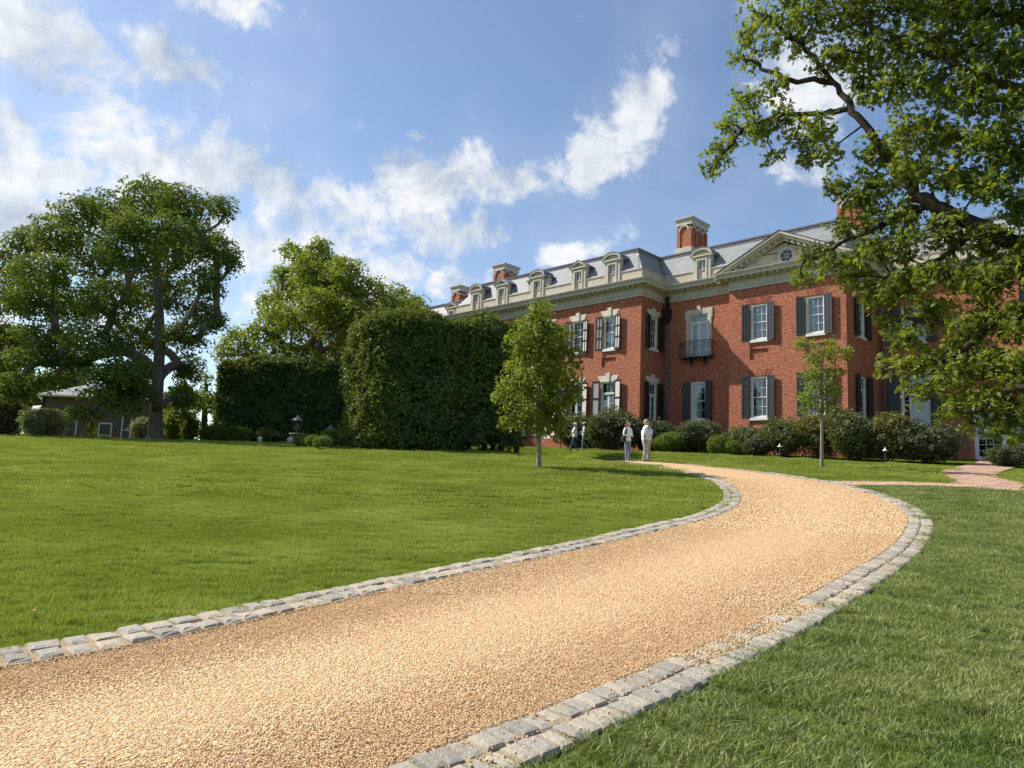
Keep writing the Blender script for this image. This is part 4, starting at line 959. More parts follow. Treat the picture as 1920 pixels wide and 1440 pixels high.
# --- great oak beyond the lawn
D1 = 46; b1 = foot(291, 826, D1)
oak = [(285, 372, 66, 46), (215, 398, 66, 44, 3), (345, 385, 62, 42, -2), (412, 388, 34, 28), (245, 425, 50, 36, -5), (320, 430, 50, 36, -5), (380, 440, 44, 32, 4), (150, 400, 55, 42, -3), (105, 440, 62, 42), (50, 455, 44, 34, 2), (20, 500, 46, 40), (80, 510, 70, 44, -4), (170, 480, 72, 52, 3), (255, 470, 80, 58, -4), (335, 470, 70, 52, 3), (410, 470, 46, 38), (428, 490, 28, 30, -2), (385, 530, 48, 40, -3),
       (300, 545, 70, 50, 4), (215, 560, 75, 52, -3), (130, 570, 75, 46, 3), (50, 565, 62, 40, -2), (0, 560, 50, 44, 1), (380, 590, 44, 36, 2), (345, 630, 48, 40, -2), (400, 600, 30, 26), (265, 630, 62, 45, 4), (180, 640, 70, 42, -4), (95, 635, 70, 42, -1), (20, 640, 60, 42, 3), (-50, 600, 60, 60, 1), (-10, 700, 55, 36, -1), (205, 705, 50, 30, -4), (250, 700, 40, 30, -5), (352, 690, 38, 32, 3), (340, 740, 28, 24, 4), (215, 745, 46, 18, -4), (160, 775, 36, 15, -5), (60, 672, 58, 24, -3), (135, 682, 50, 20, -2), (225, 722, 40, 18, -4), (95, 715, 46, 18, -4), (30, 715, 46, 20, -3), (185, 740, 34, 14, -6), (340, 745, 34, 26, 2), (350, 785, 26, 18, 4), (240, 690, 44, 24, -4), (235, 765, 36, 16, -5), (262, 735, 34, 22, -3), (335, 775, 30, 20, 5), (30, 740, 34, 18, -2), (-60, 680, 60, 60, 1)]
oc_ = px_clumps([(q[0], q[1], q[2]*.86, q[3]*.82)+tuple(q[4:]) for q in oak], D1)
tree('oak_tree', 'tall broad dark green oak with a thick grey trunk beyond the lawn', b1, [b1, atd(292, 770, D1), atd(296, 715, D1), atd(300, 640, D1+.3), atd(297, 560, D1+.5), atd(290, 470, D1)], oc_, 'leaf_oak', .21, 84, .43, 'bark', sprad=.42, per=12, r_tip=.018, expo=.52, shell=.35)
# --- yellow-green tree behind the far hedge
D2 = 57; b2 = atd(600, 800, D2); b2[2] = 3.6
yg = [(570, 500, 34, 26, -2), (612, 500, 34, 26, 2), (640, 530, 36, 24, -4), (585, 520, 40, 30, -3), (600, 570, 50, 34, -6), (665, 600, 40, 30, -6), (530, 590, 36, 26, -5), (760, 580, 34, 24, -3), (590, 480, 34, 30), (545, 470, 22, 18), (600, 460, 18, 16), (650, 505, 36, 26, -3), (560, 540, 52, 32, 2), (510, 560, 30, 18, -2), (625, 555, 55, 36, 3), (690, 545, 44, 30, -3), (740, 555, 36, 26, 1), (780, 570, 26, 18), (720, 590, 50, 28, 3), (640, 610, 62, 36, -4), (565, 610, 52, 34, 3), (500, 625, 44, 26, -2), (445, 635, 32, 20, 1), (420, 660, 22, 22, -1), (475, 670, 40, 24, 2), (545, 665, 52, 30, -3), (620, 665, 52, 30, 4), (690, 650, 46, 40, 1), (590, 700, 50, 30, 2), (530, 510, 20, 14), (500, 585, 20, 12, 1), (660, 580, 30, 24, -5)]
tree('maple_tree', 'yellow-green leafy tree rising behind the two clipped hedges', b2, [b2, atd(602, 740, D2), atd(600, 660, D2), atd(594, 590, D2)], px_clumps(yg, D2), 'leaf_yellowgreen', .25, 52, .42, 'bark', sprad=.5, per=12, r_tip=.018, shell=.3)
# --- far trees filling the gaps behind
def far_tree(px_, top, wpx, dep, mat, label, seedgap=.3):
    b = atd(px_, 815, dep); b[2] = 3.5; H = (815-top)*dep/FPX; cl = []
    for i in range(11):
        a = RNG.uniform(0, 6.28); rr = RNG.random()**.5*wpx*.6; cl.append((px_+rr*math.cos(a), top+40+(RNG.random()**.8)*(760-top-40), wpx*RNG.uniform(.22, .36), wpx*RNG.uniform(.18, .28), rr*math.sin(a)*dep/FPX))
    cl.append((px_, top+wpx*.2, wpx*.3, wpx*.22)); return tree('background_tree', label, b, [b, atd(px_, 740, dep), atd(px_+3, (740+top)/2, dep)], px_clumps(cl, dep), mat, .36, 13, .35, 'bark_dark', group='trees far behind the lawn', sprad=.6, per=10, inner=2, trunk_n=8)
far_tree(25, 610, 110, 84, 'leaf_far', 'pale hazy tree far behind the great oak at the left edge')
far_tree(130, 640, 90, 88, 'leaf_far', 'pale green tree seen under the oak branches behind the garden pavilion')
far_tree(345, 690, 60, 74, 'leaf_yellowgreen', 'small bright tree just right of the great oak trunk')
for (x_, tp_, w_, dp_, lb_) in ((70, 700, 70, 76, 'low dark tree behind the left end of the garden pavilion'), (190, 705, 80, 80, 'dark tree behind the middle of the garden pavilion roof'), (270, 690, 70, 78, 'dark tree behind the great oak trunk'), (385, 700, 70, 82, 'dark tree between the great oak and the dark hedge'), (20, 690, 70, 72, 'dark low tree above the silvery shrub')):
    far_tree(x_, tp_, w_, dp_, 'leaf_oak', lb_)
far_tree(-60, 560, 120, 78, 'leaf_oak', 'dark tree at the far left edge beyond the oak')

# --- woodland closing the view beyond the lawn
wc, wn = [], []
for i in range(64):
    u_, v_ = -92+i*1.65+RNG.uniform(-1, 1), 92+RNG.uniform(-5, 6); c = np.array([*(u_*RT+v_*FH)[:2], RNG.uniform(2.0, 6.5)]); r = np.array([RNG.uniform(2.4, 3.6), RNG.uniform(2, 3), RNG.uniform(2.2, 3.6)])
    p, d = clump_points(c, r, 110, .6); a_, b_ = sprays(p, unit(d+np.array([0, 0, .6])), 9, .7, .12); wc.append(a_); wn.append(b_)
wc = np.vstack(wc); tag(leaf_object('woodland', wc, np.vstack(wn), .5*RNG.uniform(.6, 1.3, len(wc)), 'leaf_oak', None), 'dense green woodland closing the view far behind the lawn', None, None, 'stuff')
# --- clipped hedges on trunks
def hedge(name, label, corners, h0, h1, mat, leaf, n, wav, trunk_spots, bark='bark_dark', core=None, gap=None):
    """corners: 4 plan points (x, y) of the clipped block going round; leaves fill a deep shell"""
    Cn = np.array(corners, float); base = np.array([Cn[:, 0].mean(), Cn[:, 1].mean(), 0]); base[2] = hxy(base[0], base[1]); t = empty(name, base); tag(t, label, 'hedge')
    c00, c10, c11, c01 = Cn
    def inside(a, b): return (c00*(1-a)*(1-b)+c10*a*(1-b)+c11*a*b+c01*(1-a)*b)
    W_, Dp = np.linalg.norm(c10-c00), np.linalg.norm(c01-c00); H = h1-h0
    areas = np.array([W_*H, W_*H*.5, Dp*H, Dp*H, W_*Dp*1.1, W_*Dp*.4]); k_ = RNG.choice(6, n//12, p=areas/areas.sum()); m_ = len(k_)
    a, b, z = RNG.random(m_), RNG.random(m_), RNG.random(m_); dep = RNG.random(m_)**1.6*.75
    a = np.where(k_ == 2, dep/W_, np.where(k_ == 3, 1-dep/W_, a)); b = np.where(k_ == 0, dep/Dp, np.where(k_ == 1, 1-dep/Dp, b)); z = np.where(k_ == 4, 1-dep/H, np.where(k_ == 5, dep/H, z))
    # rounded shoulders
    P2 = inside(a[:, None], b[:, None]); Z = z*H
    nx = unit(c10-c00); ny = unit(c01-c00); NORM = {0: (*-ny, .25), 1: (*ny, .25), 2: (*-nx, .25), 3: (*nx, .25), 4: (0, 0, 1), 5: (0, 0, -.6)}
    N0 = unit(np.array([NORM[q] for q in k_])); P3 = np.c_[P2, base[2]+h0+Z]
    lump = np.sin(P3[:, 0]*wav+P3[:, 2]*1.1)*np.sin(P3[:, 1]*wav*1.2+1)*np.sin(P3[:, 2]*wav*1.1+P3[:, 0])
    da_, db_ = np.minimum(a, 1-a)*W_, np.minimum(b, 1-b)*Dp; crn = np.maximum(0, 1.3-da_)*np.maximum(0, 1.3-db_)/1.3; ctr = inside(.5, .5); P3[:, :2] += unit(ctr[None]-P3[:, :2])*(crn*.55)[:, None]
    e = np.minimum.reduce([a*W_, (1-a)*W_, b*Dp, (1-b)*Dp]); topd = H-Z; rnd = np.maximum(0, 1.15-e)**2/1.15*np.clip((Z/H-.35)/.65, 0, 1)**1.5
    P3 += N0*(lump*.32-.05+RNG.normal(0, .07, m_))[:, None]; P3[:, 2] -= rnd*.42+.14*np.sin(a*9+b*4)*np.clip(Z/H, 0, 1); keep = np.ones(m_, bool)
    if gap is not None: keep = gap(a, z)
    P3, N0 = P3[keep], N0[keep]
    N0 = unit(N0+RNG.normal(0, .35, N0.shape)+np.array([0, 0, .35])); C_, N_ = sprays(P3, N0, 12, .26, .05, .6)
    leaf_object('foliage', C_-base, N_, leaf*RNG.uniform(.6, 1.3, len(C_)), mat, t)
    for (fa, fb) in trunk_spots:
        p = inside(fa, fb); z0 = hxy(p[0], p[1])-.2; top = base[2]+h1-.6; q = [np.array([p[0], p[1], z0]), np.array([p[0]+.05, p[1], z0+(top-z0)*.35]), np.array([p[0]-.03, p[1]+.04, z0+(top-z0)*.7]), np.array([p[0], p[1], top])]
        tr_ = MB().tube([v-base for v in q], [.13, .10, .075, .03], 8)
        for s in range(14):
            z_ = z0+(top-z0)*RNG.uniform(.25, .95); st = np.array([p[0], p[1], z_]); d = rdir(1)[0]; d[2] = abs(d[2])*.4+.15; tr_.tube([st-base, st+d*RNG.uniform(.5, 1.1)-base], [.03, .008], 5)
        tr_.build('trunk', bark, t, smooth=True)
    if core:
        pts = [inside(*q) for q in ((core, core), (1-core, core), (1-core, 1-core), (core, 1-core))]; zb, zt = base[2]+h0+.5, base[2]+h1-.7
        mb = MB(); mb.v = [(p[0]-base[0], p[1]-base[1], zb-base[2]) for p in pts]+[(p[0]-base[0], p[1]-base[1], zt-base[2]) for p in pts]
        n_ = 9000; pc = np.c_[inside(RNG.uniform(core*.6, 1-core*.6, (n_, 1)), RNG.uniform(core*.6, 1-core*.6, (n_, 1))), RNG.uniform(zb, zt, n_)]; C2, N2 = sprays(pc, rdir(n_), 5, .4, .2); leaf_object('inner_foliage', C2-base, N2, .19*RNG.uniform(.7, 1.2, len(C2)), mat, t)
    return t
def uvp(u, v): p = u*RT+v*FH; return np.array([p[0], p[1]])
hedge('clipped_hedge', 'tall block-shaped clipped hedge in front of the mansion with a sunlit left end', [uvp(-6.35, 33.6), uvp(-1.9, 34.5), uvp(-2.6, 39.2), uvp(-9.0, 37.6)], .15, 6.55, 'leaf_hedge', .145, 110000, 2.1, [(.2, .35), (.5, .3), (.8, .35), (.35, .7), (.7, .7)], core=.16)
hedge('clipped_hedge', 'clipped hedge on bare trunks standing between the tall hedge block and the young tree', [uvp(-3.1, 34.45), uvp(.8, 35.3), uvp(.4, 39.0), uvp(-3.4, 38.4)], .25, 6.5, 'leaf_hedge', .15, 52000, 2.3, [(.12, .35), (.32, .3), (.52, .35), (.72, .3), (.92, .35), (.25, .75), (.65, .75)], core=.2, gap=lambda a, z: ~((z < .26) & (RNG.random(len(a)) < .45+.4*np.sin(a*23))))
hedge('clipped_hedge', 'long dark clipped hedge below the yellow-green tree on the far side of the lawn', [uvp(-20.3, 49.2), uvp(-11.4, 48.2), uvp(-10.5, 53.0), uvp(-19.6, 54.0)], -.4, 5.85, 'leaf_hedge_dark', .20, 90000, 1.7, [(.15, .3), (.4, .3), (.65, .3), (.88, .3)], core=.12)

# --- saplings
D3 = 23.6; b3 = foot(1010, 882, D3)
sp1 = [(1012, 580, 28, 24), (1008, 615, 42, 30), (1040, 630, 38, 28, .4), (985, 640, 38, 28, -.3), (1015, 660, 52, 30), (1060, 665, 30, 26, -.2), (975, 690, 34, 26, .3), (1010, 700, 50, 30, -.3), (1060, 705, 38, 26, .3), (955, 725, 26, 22), (1000, 740, 46, 26, .4), (1050, 745, 42, 24, -.4), (985, 770, 44, 22, -.2), (1030, 775, 42, 22, .3), (945, 745, 22, 16, .3), (962, 792, 30, 14, .1), (1010, 800, 34, 14, -.3), (1045, 795, 22, 14, .2), (1078, 735, 18, 20)]
tree('young_tree', 'young pyramidal bright green tree on the lawn in front of the tall hedge', b3, [b3, atd(1011, 840, D3), atd(1011, 760, D3), atd(1010, 680, D3), atd(1011, 590, D3)], px_clumps(sp1, D3), 'leaf_sapling', .125, 170, .075, 'bark_pale', group=None, sprad=.19, per=10, r_tip=.006, expo=.45, inner=3, flare=1.3, shell=.25, thick=.035, up=.4)
D4 = 28.0; b4 = foot(1541, 880, D4)
sp2 = [(1505, 645, 22, 12), (1545, 650, 30, 15, .3), (1585, 658, 18, 10, -.2), (1530, 672, 28, 12), (1565, 670, 22, 12, .2), (1540, 700, 36, 16, -.3), (1515, 705, 18, 10), (1570, 695, 16, 9), (1535, 725, 34, 15, .3), (1560, 735, 24, 13, -.2), (1520, 745, 26, 12, .1), (1545, 760, 26, 12), (1515, 765, 16, 8)]
tree('young_tree', 'slender young tree with sparse yellow-green leaves and thin pale trunk before the facade', b4, [b4, atd(1541, 800, D4), atd(1539, 740, D4), atd(1541, 690, D4), atd(1545, 655, D4)], px_clumps(sp2, D4), 'leaf_sapling', .115, 120, .06, 'bark_pale', sprad=.19, per=9, r_tip=.006, expo=.45, inner=3, flare=1.2, shell=.2, thick=.035, up=.4)

# --- great oak at the right, its trunk outside the picture
TB = uvw(9.6, 9.4); tk = empty('oak_tree', TB); tag(tk, 'large oak overhanging from the right edge, lobed leaves on dark spreading branches', 'tree')
trunk = [TB, TB+np.array([-.1, .1, 1.6]), TB+np.array([-.2, .1, 3.2]), TB+np.array([-.3, .2, 5.0]), TB+np.array([-.5, .5, 7.5]), TB+np.array([-.8, .8, 9.5])]
MB().tube([trunk[0]-TB+np.array([0, 0, -.3])]+[p-TB for p in trunk], [.75, .62, .48, .44, .38, .28, .18], 14).build('trunk', 'bark_dark', tk, smooth=True)
BR = [ # limbs as (px, py, depth)
    [(2200, 560, 9.4), (2040, 500, 9.6), (1920, 462, 9.9), (1835, 425, 10.1), (1750, 388, 10.4), (1700, 345, 10.7), (1655, 280, 11.0), (1600, 205, 11.3), (1560, 150, 11.6), (1500, 85, 11.9), (1445, 40, 12.2)],
    [(1750, 388, 10.4), (1690, 400, 10.8), (1640, 430, 11.2), (1585, 455, 11.5), (1530, 480, 11.8), (1500, 500, 12.0)],
    [(1600, 205, 11.3), (1540, 215, 11.6), (1470, 215, 11.9), (1400, 240, 12.2), (1360, 285, 12.4), (1335, 315, 12.5)],
    [(1560, 150, 11.6), (1480, 150, 11.9), (1420, 120, 12.2), (1385, 100, 12.4)],
    [(2150, 250, 8.9), (1980, 190, 9.4), (1860, 150, 9.8), (1760, 110, 10.2), (1660, 60, 10.6), (1580, 30, 11.0)],
    [(2100, 640, 9.0), (1960, 610, 9.4), (1870, 600, 9.8), (1790, 610, 10.2), (1720, 600, 10.6), (1670, 590, 11.0)],
    [(1870, 600, 9.8), (1800, 660, 10.0), (1740, 680, 10.4), (1680, 690, 10.8), (1650, 690, 11.0)],
    [(2080, 720, 8.8), (1960, 720, 9.2), (1880, 740, 9.5), (1820, 770, 9.8), (1770, 770, 10.1)],
    [(2100, 420, 9.2), (1960, 330, 9.7), (1880, 280, 10.0), (1800, 260, 10.4), (1720, 220, 10.8)],
    [(1835, 425, 10.1), (1780, 470, 10.3), (1720, 500, 10.7), (1660, 520, 11.0)],
    [(2060, 60, 9.4), (1930, 40, 9.8), (1830, 20, 10.2), (1740, -10, 10.6)]]
lm = MB(); LIMB_PTS = []
for i, L in enumerate(BR):
    pts = [atd(*q) for q in L]
    if L[0][0] > 2000: pts = [trunk[2] if pts[0][2] < 5 else (trunk[3] if pts[0][2] < 7.5 else trunk[4])]+pts
    pts = cr_spline(np.array(pts), 5) if True else pts
    r0 = .155 if i == 0 else (.085 if L[0][0] > 2000 else .05)
    jit = RNG.normal(0, .02, pts.shape); pts = pts+jit; lm.tube([p-TB for p in pts], list(np.linspace(r0, .016, len(pts))), 8); LIMB_PTS += list(pts)
CL = [(1440, 30, 60, 30, 12.2), (1395, 75, 26, 26, 12.4), (1400, 115, 30, 18, 12.4), (1480, 70, 48, 34, 11.9), (1530, 30, 50, 36, 11.6), (1600, 25, 55, 36, 11.1), (1680, 20, 60, 34, 10.7), (1770, 15, 60, 34, 10.3), (1860, 20, 60, 34, 10.0), (1930, 30, 50, 40, 9.8),
      (1450, 165, 32, 24, 12.0), (1405, 190, 32, 24, 12.2), (1380, 235, 34, 26, 12.3), (1350, 285, 34, 26, 12.5), (1335, 315, 22, 18, 12.5), (1420, 250, 36, 26, 12.1), (1470, 225, 38, 26, 11.9), (1500, 265, 30, 22, 11.7), (1455, 295, 22, 16, 12.0), (1535, 240, 36, 28, 11.5), (1550, 290, 30, 24, 11.4), (1510, 300, 20, 14, 11.7),
      (1560, 110, 44, 34, 11.5), (1620, 100, 46, 38, 11.2), (1620, 165, 40, 34, 11.2), (1690, 90, 52, 40, 10.7), (1690, 160, 50, 42, 10.7), (1760, 80, 52, 38, 10.3), (1760, 160, 50, 44, 10.4), (1830, 90, 54, 40, 10.0), (1840, 170, 52, 44, 9.9), (1905, 110, 50, 44, 9.7), (1910, 200, 50, 46, 9.7),
      (1570, 350, 26, 24, 11.3), (1600, 380, 34, 26, 11.2), (1640, 350, 40, 34, 11.0), (1640, 290, 36, 36, 11.0), (1700, 250, 46, 40, 10.7), (1710, 320, 44, 36, 10.6), (1770, 250, 46, 40, 10.4), (1780, 330, 46, 38, 10.3), (1840, 270, 48, 42, 10.0), (1850, 350, 48, 38, 10.0), (1910, 300, 48, 44, 9.8), (1920, 390, 44, 40, 9.8),
      (1650, 420, 40, 28, 11.0), (1590, 430, 34, 20, 11.4), (1570, 495, 38, 28, 11.5), (1600, 520, 36, 26, 11.3), (1510, 480, 20, 16, 12.0), (1500, 520, 24, 16, 12.0), (1545, 475, 16, 12, 11.7), (1640, 470, 42, 32, 11.0), (1620, 540, 22, 18, 11.2), (1700, 400, 40, 30, 10.7), (1700, 460, 46, 34, 10.7), (1690, 530, 44, 34, 10.8), (1660, 560, 34, 26, 11.0), (1665, 610, 26, 22, 11.0), (1770, 430, 48, 36, 10.3), (1770, 510, 50, 40, 10.3), (1750, 580, 48, 36, 10.5), (1850, 450, 48, 38, 10.0), (1850, 540, 52, 42, 9.9), (1920, 500, 50, 46, 9.7), (1830, 610, 50, 36, 10.0), (1910, 600, 52, 44, 9.6),
      (1710, 640, 42, 26, 10.7), (1665, 685, 28, 13, 11.0), (1720, 690, 44, 22, 10.6), (1775, 660, 46, 30, 10.3), (1840, 680, 50, 34, 9.9), (1780, 720, 48, 28, 10.2), (1720, 728, 22, 14, 10.6), (1910, 690, 52, 40, 9.5), (1855, 750, 48, 30, 9.8), (1790, 765, 36, 22, 10.1), (1740, 745, 24, 14, 10.4), (1920, 770, 44, 32, 9.5), (1880, 800, 36, 20, 9.7), (1830, 795, 26, 16, 9.9), (1920, 830, 22, 16, 9.6),
      (1985, 100, 55, 60, 9.5), (1990, 250, 55, 60, 9.4), (1990, 400, 55, 60, 9.4), (1990, 550, 55, 60, 9.3), (1990, 690, 55, 55, 9.2), (2080, 320, 70, 120, 9.2), (2080, 560, 70, 100, 9.2), (2080, 120, 70, 90, 9.2), (1700, -60, 120, 50, 10.5), (1900, -60, 120, 50, 9.8), (1500, -60, 90, 40, 11.5)]
Cs, Ns = [], []; LP = np.array(LIMB_PTS)
for (x, y, rx, ry, dp) in CL:
    c = atd(x, y, dp); k_ = dp/FPX; r = np.array([rx*k_, rx*k_*1.15, ry*k_])
    near = LP[np.argmin(np.linalg.norm(LP-c, axis=1))]
    n = max(7, int(rx*ry/47)); d = rdir(n); p = c+d*(RNG.random((n, 1))**.45)*r
    mid = (near+c)/2+RNG.normal(0, .06, 3); lm.tube([near-TB, mid-TB, c-TB], [.018, .013, .009], 5)
    for q in p[::2]: lm.tube([c-TB, (c+q)/2+RNG.normal(0, .03, 3)-TB, q-TB], [.008, .006, .003], 4)
    nn = unit(d*.5+np.array([0, 0, .55])+RNG.normal(0, .45, d.shape)); a, b = sprays(p, nn, 11, .15, .04, .75); Cs.append(a); Ns.append(b)
C_, N_ = np.vstack(Cs), np.vstack(Ns)
lm.build('limbs', 'bark_dark', tk, smooth=True)
leaf_object('crown', C_-TB, N_, .118*RNG.uniform(.55, 1.3, len(C_)), 'leaf_near', tk, 'lobed')

# --- shrubs
def shrub(label, px0, px1, top, basey, Y=None, mat='leaf_shrub', leaf=.11, dens=1.0, dep=None, name='shrub', cat='shrub', group=None, ball=False, thick=1.0, n_l=None):
    pc = (px0+px1)/2
    if dep is None: B = onY(pc, basey, Y); dep = (B-CAM)@FWD
    B = atd(pc, basey, dep); k_ = dep/FPX; w_ = (px1-px0)*k_/2; B[2] = hxy(B[0], B[1]); T = atd(pc, top, dep); H = max(.25, T[2]-B[2])
    t = empty(name, B); tag(t, label, cat, group)
    Cs, Ns = [], []; lobes = [((0, 0, H*.5), (w_, w_*thick, H*.5))] if ball else [((RNG.uniform(-.45, .45)*w_, RNG.uniform(-.35, .35)*w_*thick, H*RNG.uniform(.35, .62)), (w_*RNG.uniform(.45, .65), w_*RNG.uniform(.45, .6)*thick, H*RNG.uniform(.28, .40))) for _ in range(7)]+[((0, 0, H*.42), (w_*.8, w_*.7*thick, H*.45))]
    for c, r in lobes:
        r = np.array(r); area = 4*math.pi*(r[0]*r[1]+r[0]*r[2]+r[1]*r[2])/3; n = int(area*dens*(95 if ball else (38 if leaf < .085 else 22))/leaf**1.15/10); p, d = clump_points(c, r, max(8, n), .82 if ball else .55)
        p = p[p[:, 2] > .03]; d = unit(p-np.array(c))
        nn = unit(d+np.array([0, 0, .35])+RNG.normal(0, .3, d.shape)); a, b = sprays(p, nn, 10, leaf*1.5, leaf*.35, .6); Cs.append(a); Ns.append(b)
    C_, N_ = np.vstack(Cs), np.vstack(Ns); C_[:, 2] = np.maximum(C_[:, 2], .02)
    # turn the local u axis to the picture's right so widths hold
    M = np.array([[RT[0], FH[0], 0], [RT[1], FH[1], 0], [0, 0, 1]]); C_ = C_@M.T
    leaf_object('foliage', C_, N_, leaf*RNG.uniform(.6, 1.3, len(C_)), mat, t)
    st = MB()
    for _ in range(5): e = RNG.uniform(-.5, .5, 2)*w_; st.tube([(e[0]*.2, e[1]*.2, -.1), (e[0]*.6, e[1]*.6, H*.3), (e[0], e[1], H*.7)], [.035, .025, .01], 5)
    st.build('stems', 'bark_dark', t); return t
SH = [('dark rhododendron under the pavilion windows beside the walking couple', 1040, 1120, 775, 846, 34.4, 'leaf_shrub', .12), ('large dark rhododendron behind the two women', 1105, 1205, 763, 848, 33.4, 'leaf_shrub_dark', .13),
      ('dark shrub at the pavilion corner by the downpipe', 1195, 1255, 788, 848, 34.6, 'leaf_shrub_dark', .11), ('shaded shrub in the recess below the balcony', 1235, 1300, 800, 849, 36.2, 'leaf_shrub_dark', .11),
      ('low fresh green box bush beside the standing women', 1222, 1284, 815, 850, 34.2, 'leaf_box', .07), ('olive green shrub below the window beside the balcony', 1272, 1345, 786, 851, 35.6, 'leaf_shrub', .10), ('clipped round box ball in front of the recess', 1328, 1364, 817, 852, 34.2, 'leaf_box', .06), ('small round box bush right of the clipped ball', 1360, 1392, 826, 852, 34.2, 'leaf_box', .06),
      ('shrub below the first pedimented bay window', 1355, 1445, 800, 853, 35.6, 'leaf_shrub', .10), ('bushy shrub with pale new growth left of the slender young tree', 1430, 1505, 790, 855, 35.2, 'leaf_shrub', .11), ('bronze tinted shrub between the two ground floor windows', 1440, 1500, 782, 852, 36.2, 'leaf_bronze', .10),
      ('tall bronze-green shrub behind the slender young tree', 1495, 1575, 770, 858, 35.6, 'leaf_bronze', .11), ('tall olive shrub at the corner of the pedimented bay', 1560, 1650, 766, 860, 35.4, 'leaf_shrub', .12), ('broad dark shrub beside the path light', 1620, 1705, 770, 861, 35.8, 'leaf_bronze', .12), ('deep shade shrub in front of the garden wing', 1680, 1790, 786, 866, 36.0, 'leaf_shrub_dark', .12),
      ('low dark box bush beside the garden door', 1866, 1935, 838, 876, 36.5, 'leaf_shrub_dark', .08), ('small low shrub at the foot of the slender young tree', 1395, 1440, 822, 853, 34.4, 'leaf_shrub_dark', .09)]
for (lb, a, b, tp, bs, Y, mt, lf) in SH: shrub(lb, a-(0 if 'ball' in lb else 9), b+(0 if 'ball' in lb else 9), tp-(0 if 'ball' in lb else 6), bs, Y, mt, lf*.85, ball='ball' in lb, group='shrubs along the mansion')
# shrubs around the far lawn
for (lb, a, b, tp, dp, mt, lf) in [('dark shrub at the left edge of the lawn', -30, 45, 740, 50, 'leaf_shrub_dark', .16), ('silvery grey-green shrub in front of the garden pavilion', 38, 126, 757, 48, 'leaf_silver', .15), ('pale leafy bush just left of the oak trunk', 244, 290, 778, 49, 'leaf_silver', .14), ('green bush just right of the oak trunk', 302, 345, 765, 50, 'leaf_yellowgreen', .15), ('low bush between the oak and the dark hedge', 335, 372, 778, 49, 'leaf_oak', .14),
                                   ('boxy green bush at the left foot of the dark hedge', 366, 415, 793, 47.5, 'leaf_box', .11), ('rounded green bush at the middle foot of the dark hedge', 413, 470, 797, 47.5, 'leaf_box', .11), ('thin shaded bush at the right foot of the dark hedge', 470, 545, 806, 48, 'leaf_hedge_dark', .12)]:
    shrub(lb, a, b, tp, 829, None, mt, lf, .8, dep=dp, group='bushes on the far side of the lawn')
for (lb, a, b, tp, bs, dp) in [('leftmost small clipped box ball beside the tall hedge', 552, 572, 813, 838, 36.2), ('second small clipped box ball beside the tall hedge', 563, 584, 815, 840, 35.2), ('third and larger clipped box ball beside the tall hedge', 573, 599, 816, 842, 34.3), ('clipped box ball nearest the lit end of the tall hedge', 588, 620, 818, 844, 33.4)]:
    shrub(lb, a, b, tp, bs, None, 'leaf_box', .06, 1.0, dep=dp, name='box_ball', group='small clipped box balls', ball=True)
shrub('low loose box hedge rising behind the small clipped balls', 596, 645, 800, 840, None, 'leaf_box', .08, .9, dep=36.5, group='bushes on the far side of the lawn')
# lime conifer
B = foot(168, 824, 47); t = empty('young_conifer', B); tag(t, 'small lime-green young conifer in front of the garden pavilion door', 'conifer')
n = 700; z = RNG.random(n)**1.4*1.05; a = RNG.uniform(0, 6.28, n); r = (1.1-z)*.72*RNG.uniform(.2, 1, n); P_ = np.c_[r*np.cos(a), r*np.sin(a), z-.15*r+.1]
leaf_object('foliage', P_, unit(np.c_[np.cos(a)*.3, np.sin(a)*.3, np.full(n, .9)]+RNG.normal(0, .3, (n, 3))), .2*RNG.uniform(.6, 1.2, n), 'leaf_lime', t, 'oval', .6)
MB().tube([(0, 0, -.1), (0, 0, 1.1)], [.03, .008], 6).build('stem', 'bark_dark', t)

# ================================================================== garden pavilion far left
PO = atd(73, 826, 62); PO[2] = 3.0; PZ = 8.0
gp = empty('garden_pavilion', PO, math.atan2(RT[1], RT[0])); tag(gp, 'low brown brick garden pavilion with grey hipped roof behind the great oak', 'pavilion')
def pm(px_): return (px_-73)*62/FPX
def pz(py_, px_=150): return (826-(py_-(px_-73)*.0446))*62/FPX+.4
wl = MB(); ops = [(pm(117), pm(141), pz(812), pz(757)), (pm(181), pm(207), pz(832), pz(785)), (pm(224), pm(243), pz(830), pz(764))]
As = sorted({0.0, 8.6, *[o_[0] for o_ in ops], *[o_[1] for o_ in ops]}); Zs = sorted({-1.0, 4.5, *[o_[2] for o_ in ops], *[o_[3] for o_ in ops]})
for i in range(len(As)-1):
    for j in range(len(Zs)-1):
        ca, cz = (As[i]+As[i+1])/2, (Zs[j]+Zs[j+1])/2
        if any(o_[0] < ca < o_[1] and o_[2] < cz < o_[3] for o_ in ops): continue
        wl.quad((As[i], 0, Zs[j]), (As[i+1], 0, Zs[j]), (As[i+1], 0, Zs[j+1]), (As[i], 0, Zs[j+1]))
wl.quad((-2.4, 4.6, -1), (0, 0, -1), (0, 0, 4.5), (-2.4, 4.6, 4.5)).quad((8.6, 0, -1), (8.6, 7, -1), (8.6, 7, 4.5), (8.6, 0, 4.5)).quad((8.6, 7, -1), (-2.4, 7, -1), (-2.4, 7, 4.5), (8.6, 7, 4.5)).quad((-2.4, 7, -1), (-2.4, 4.6, -1), (-2.4, 4.6, 4.5), (-2.4, 7, 4.5))
wl.build('wall', 'pavilion_wall', gp)
MB().quad((.2, .8, -1), (8.4, .8, -1), (8.4, .8, 4.4), (.2, .8, 4.4)).build('dark_interior_sheet', 'dark_room', gp)  # added dark sheet, its colour stands for the pavilion's unlit inside
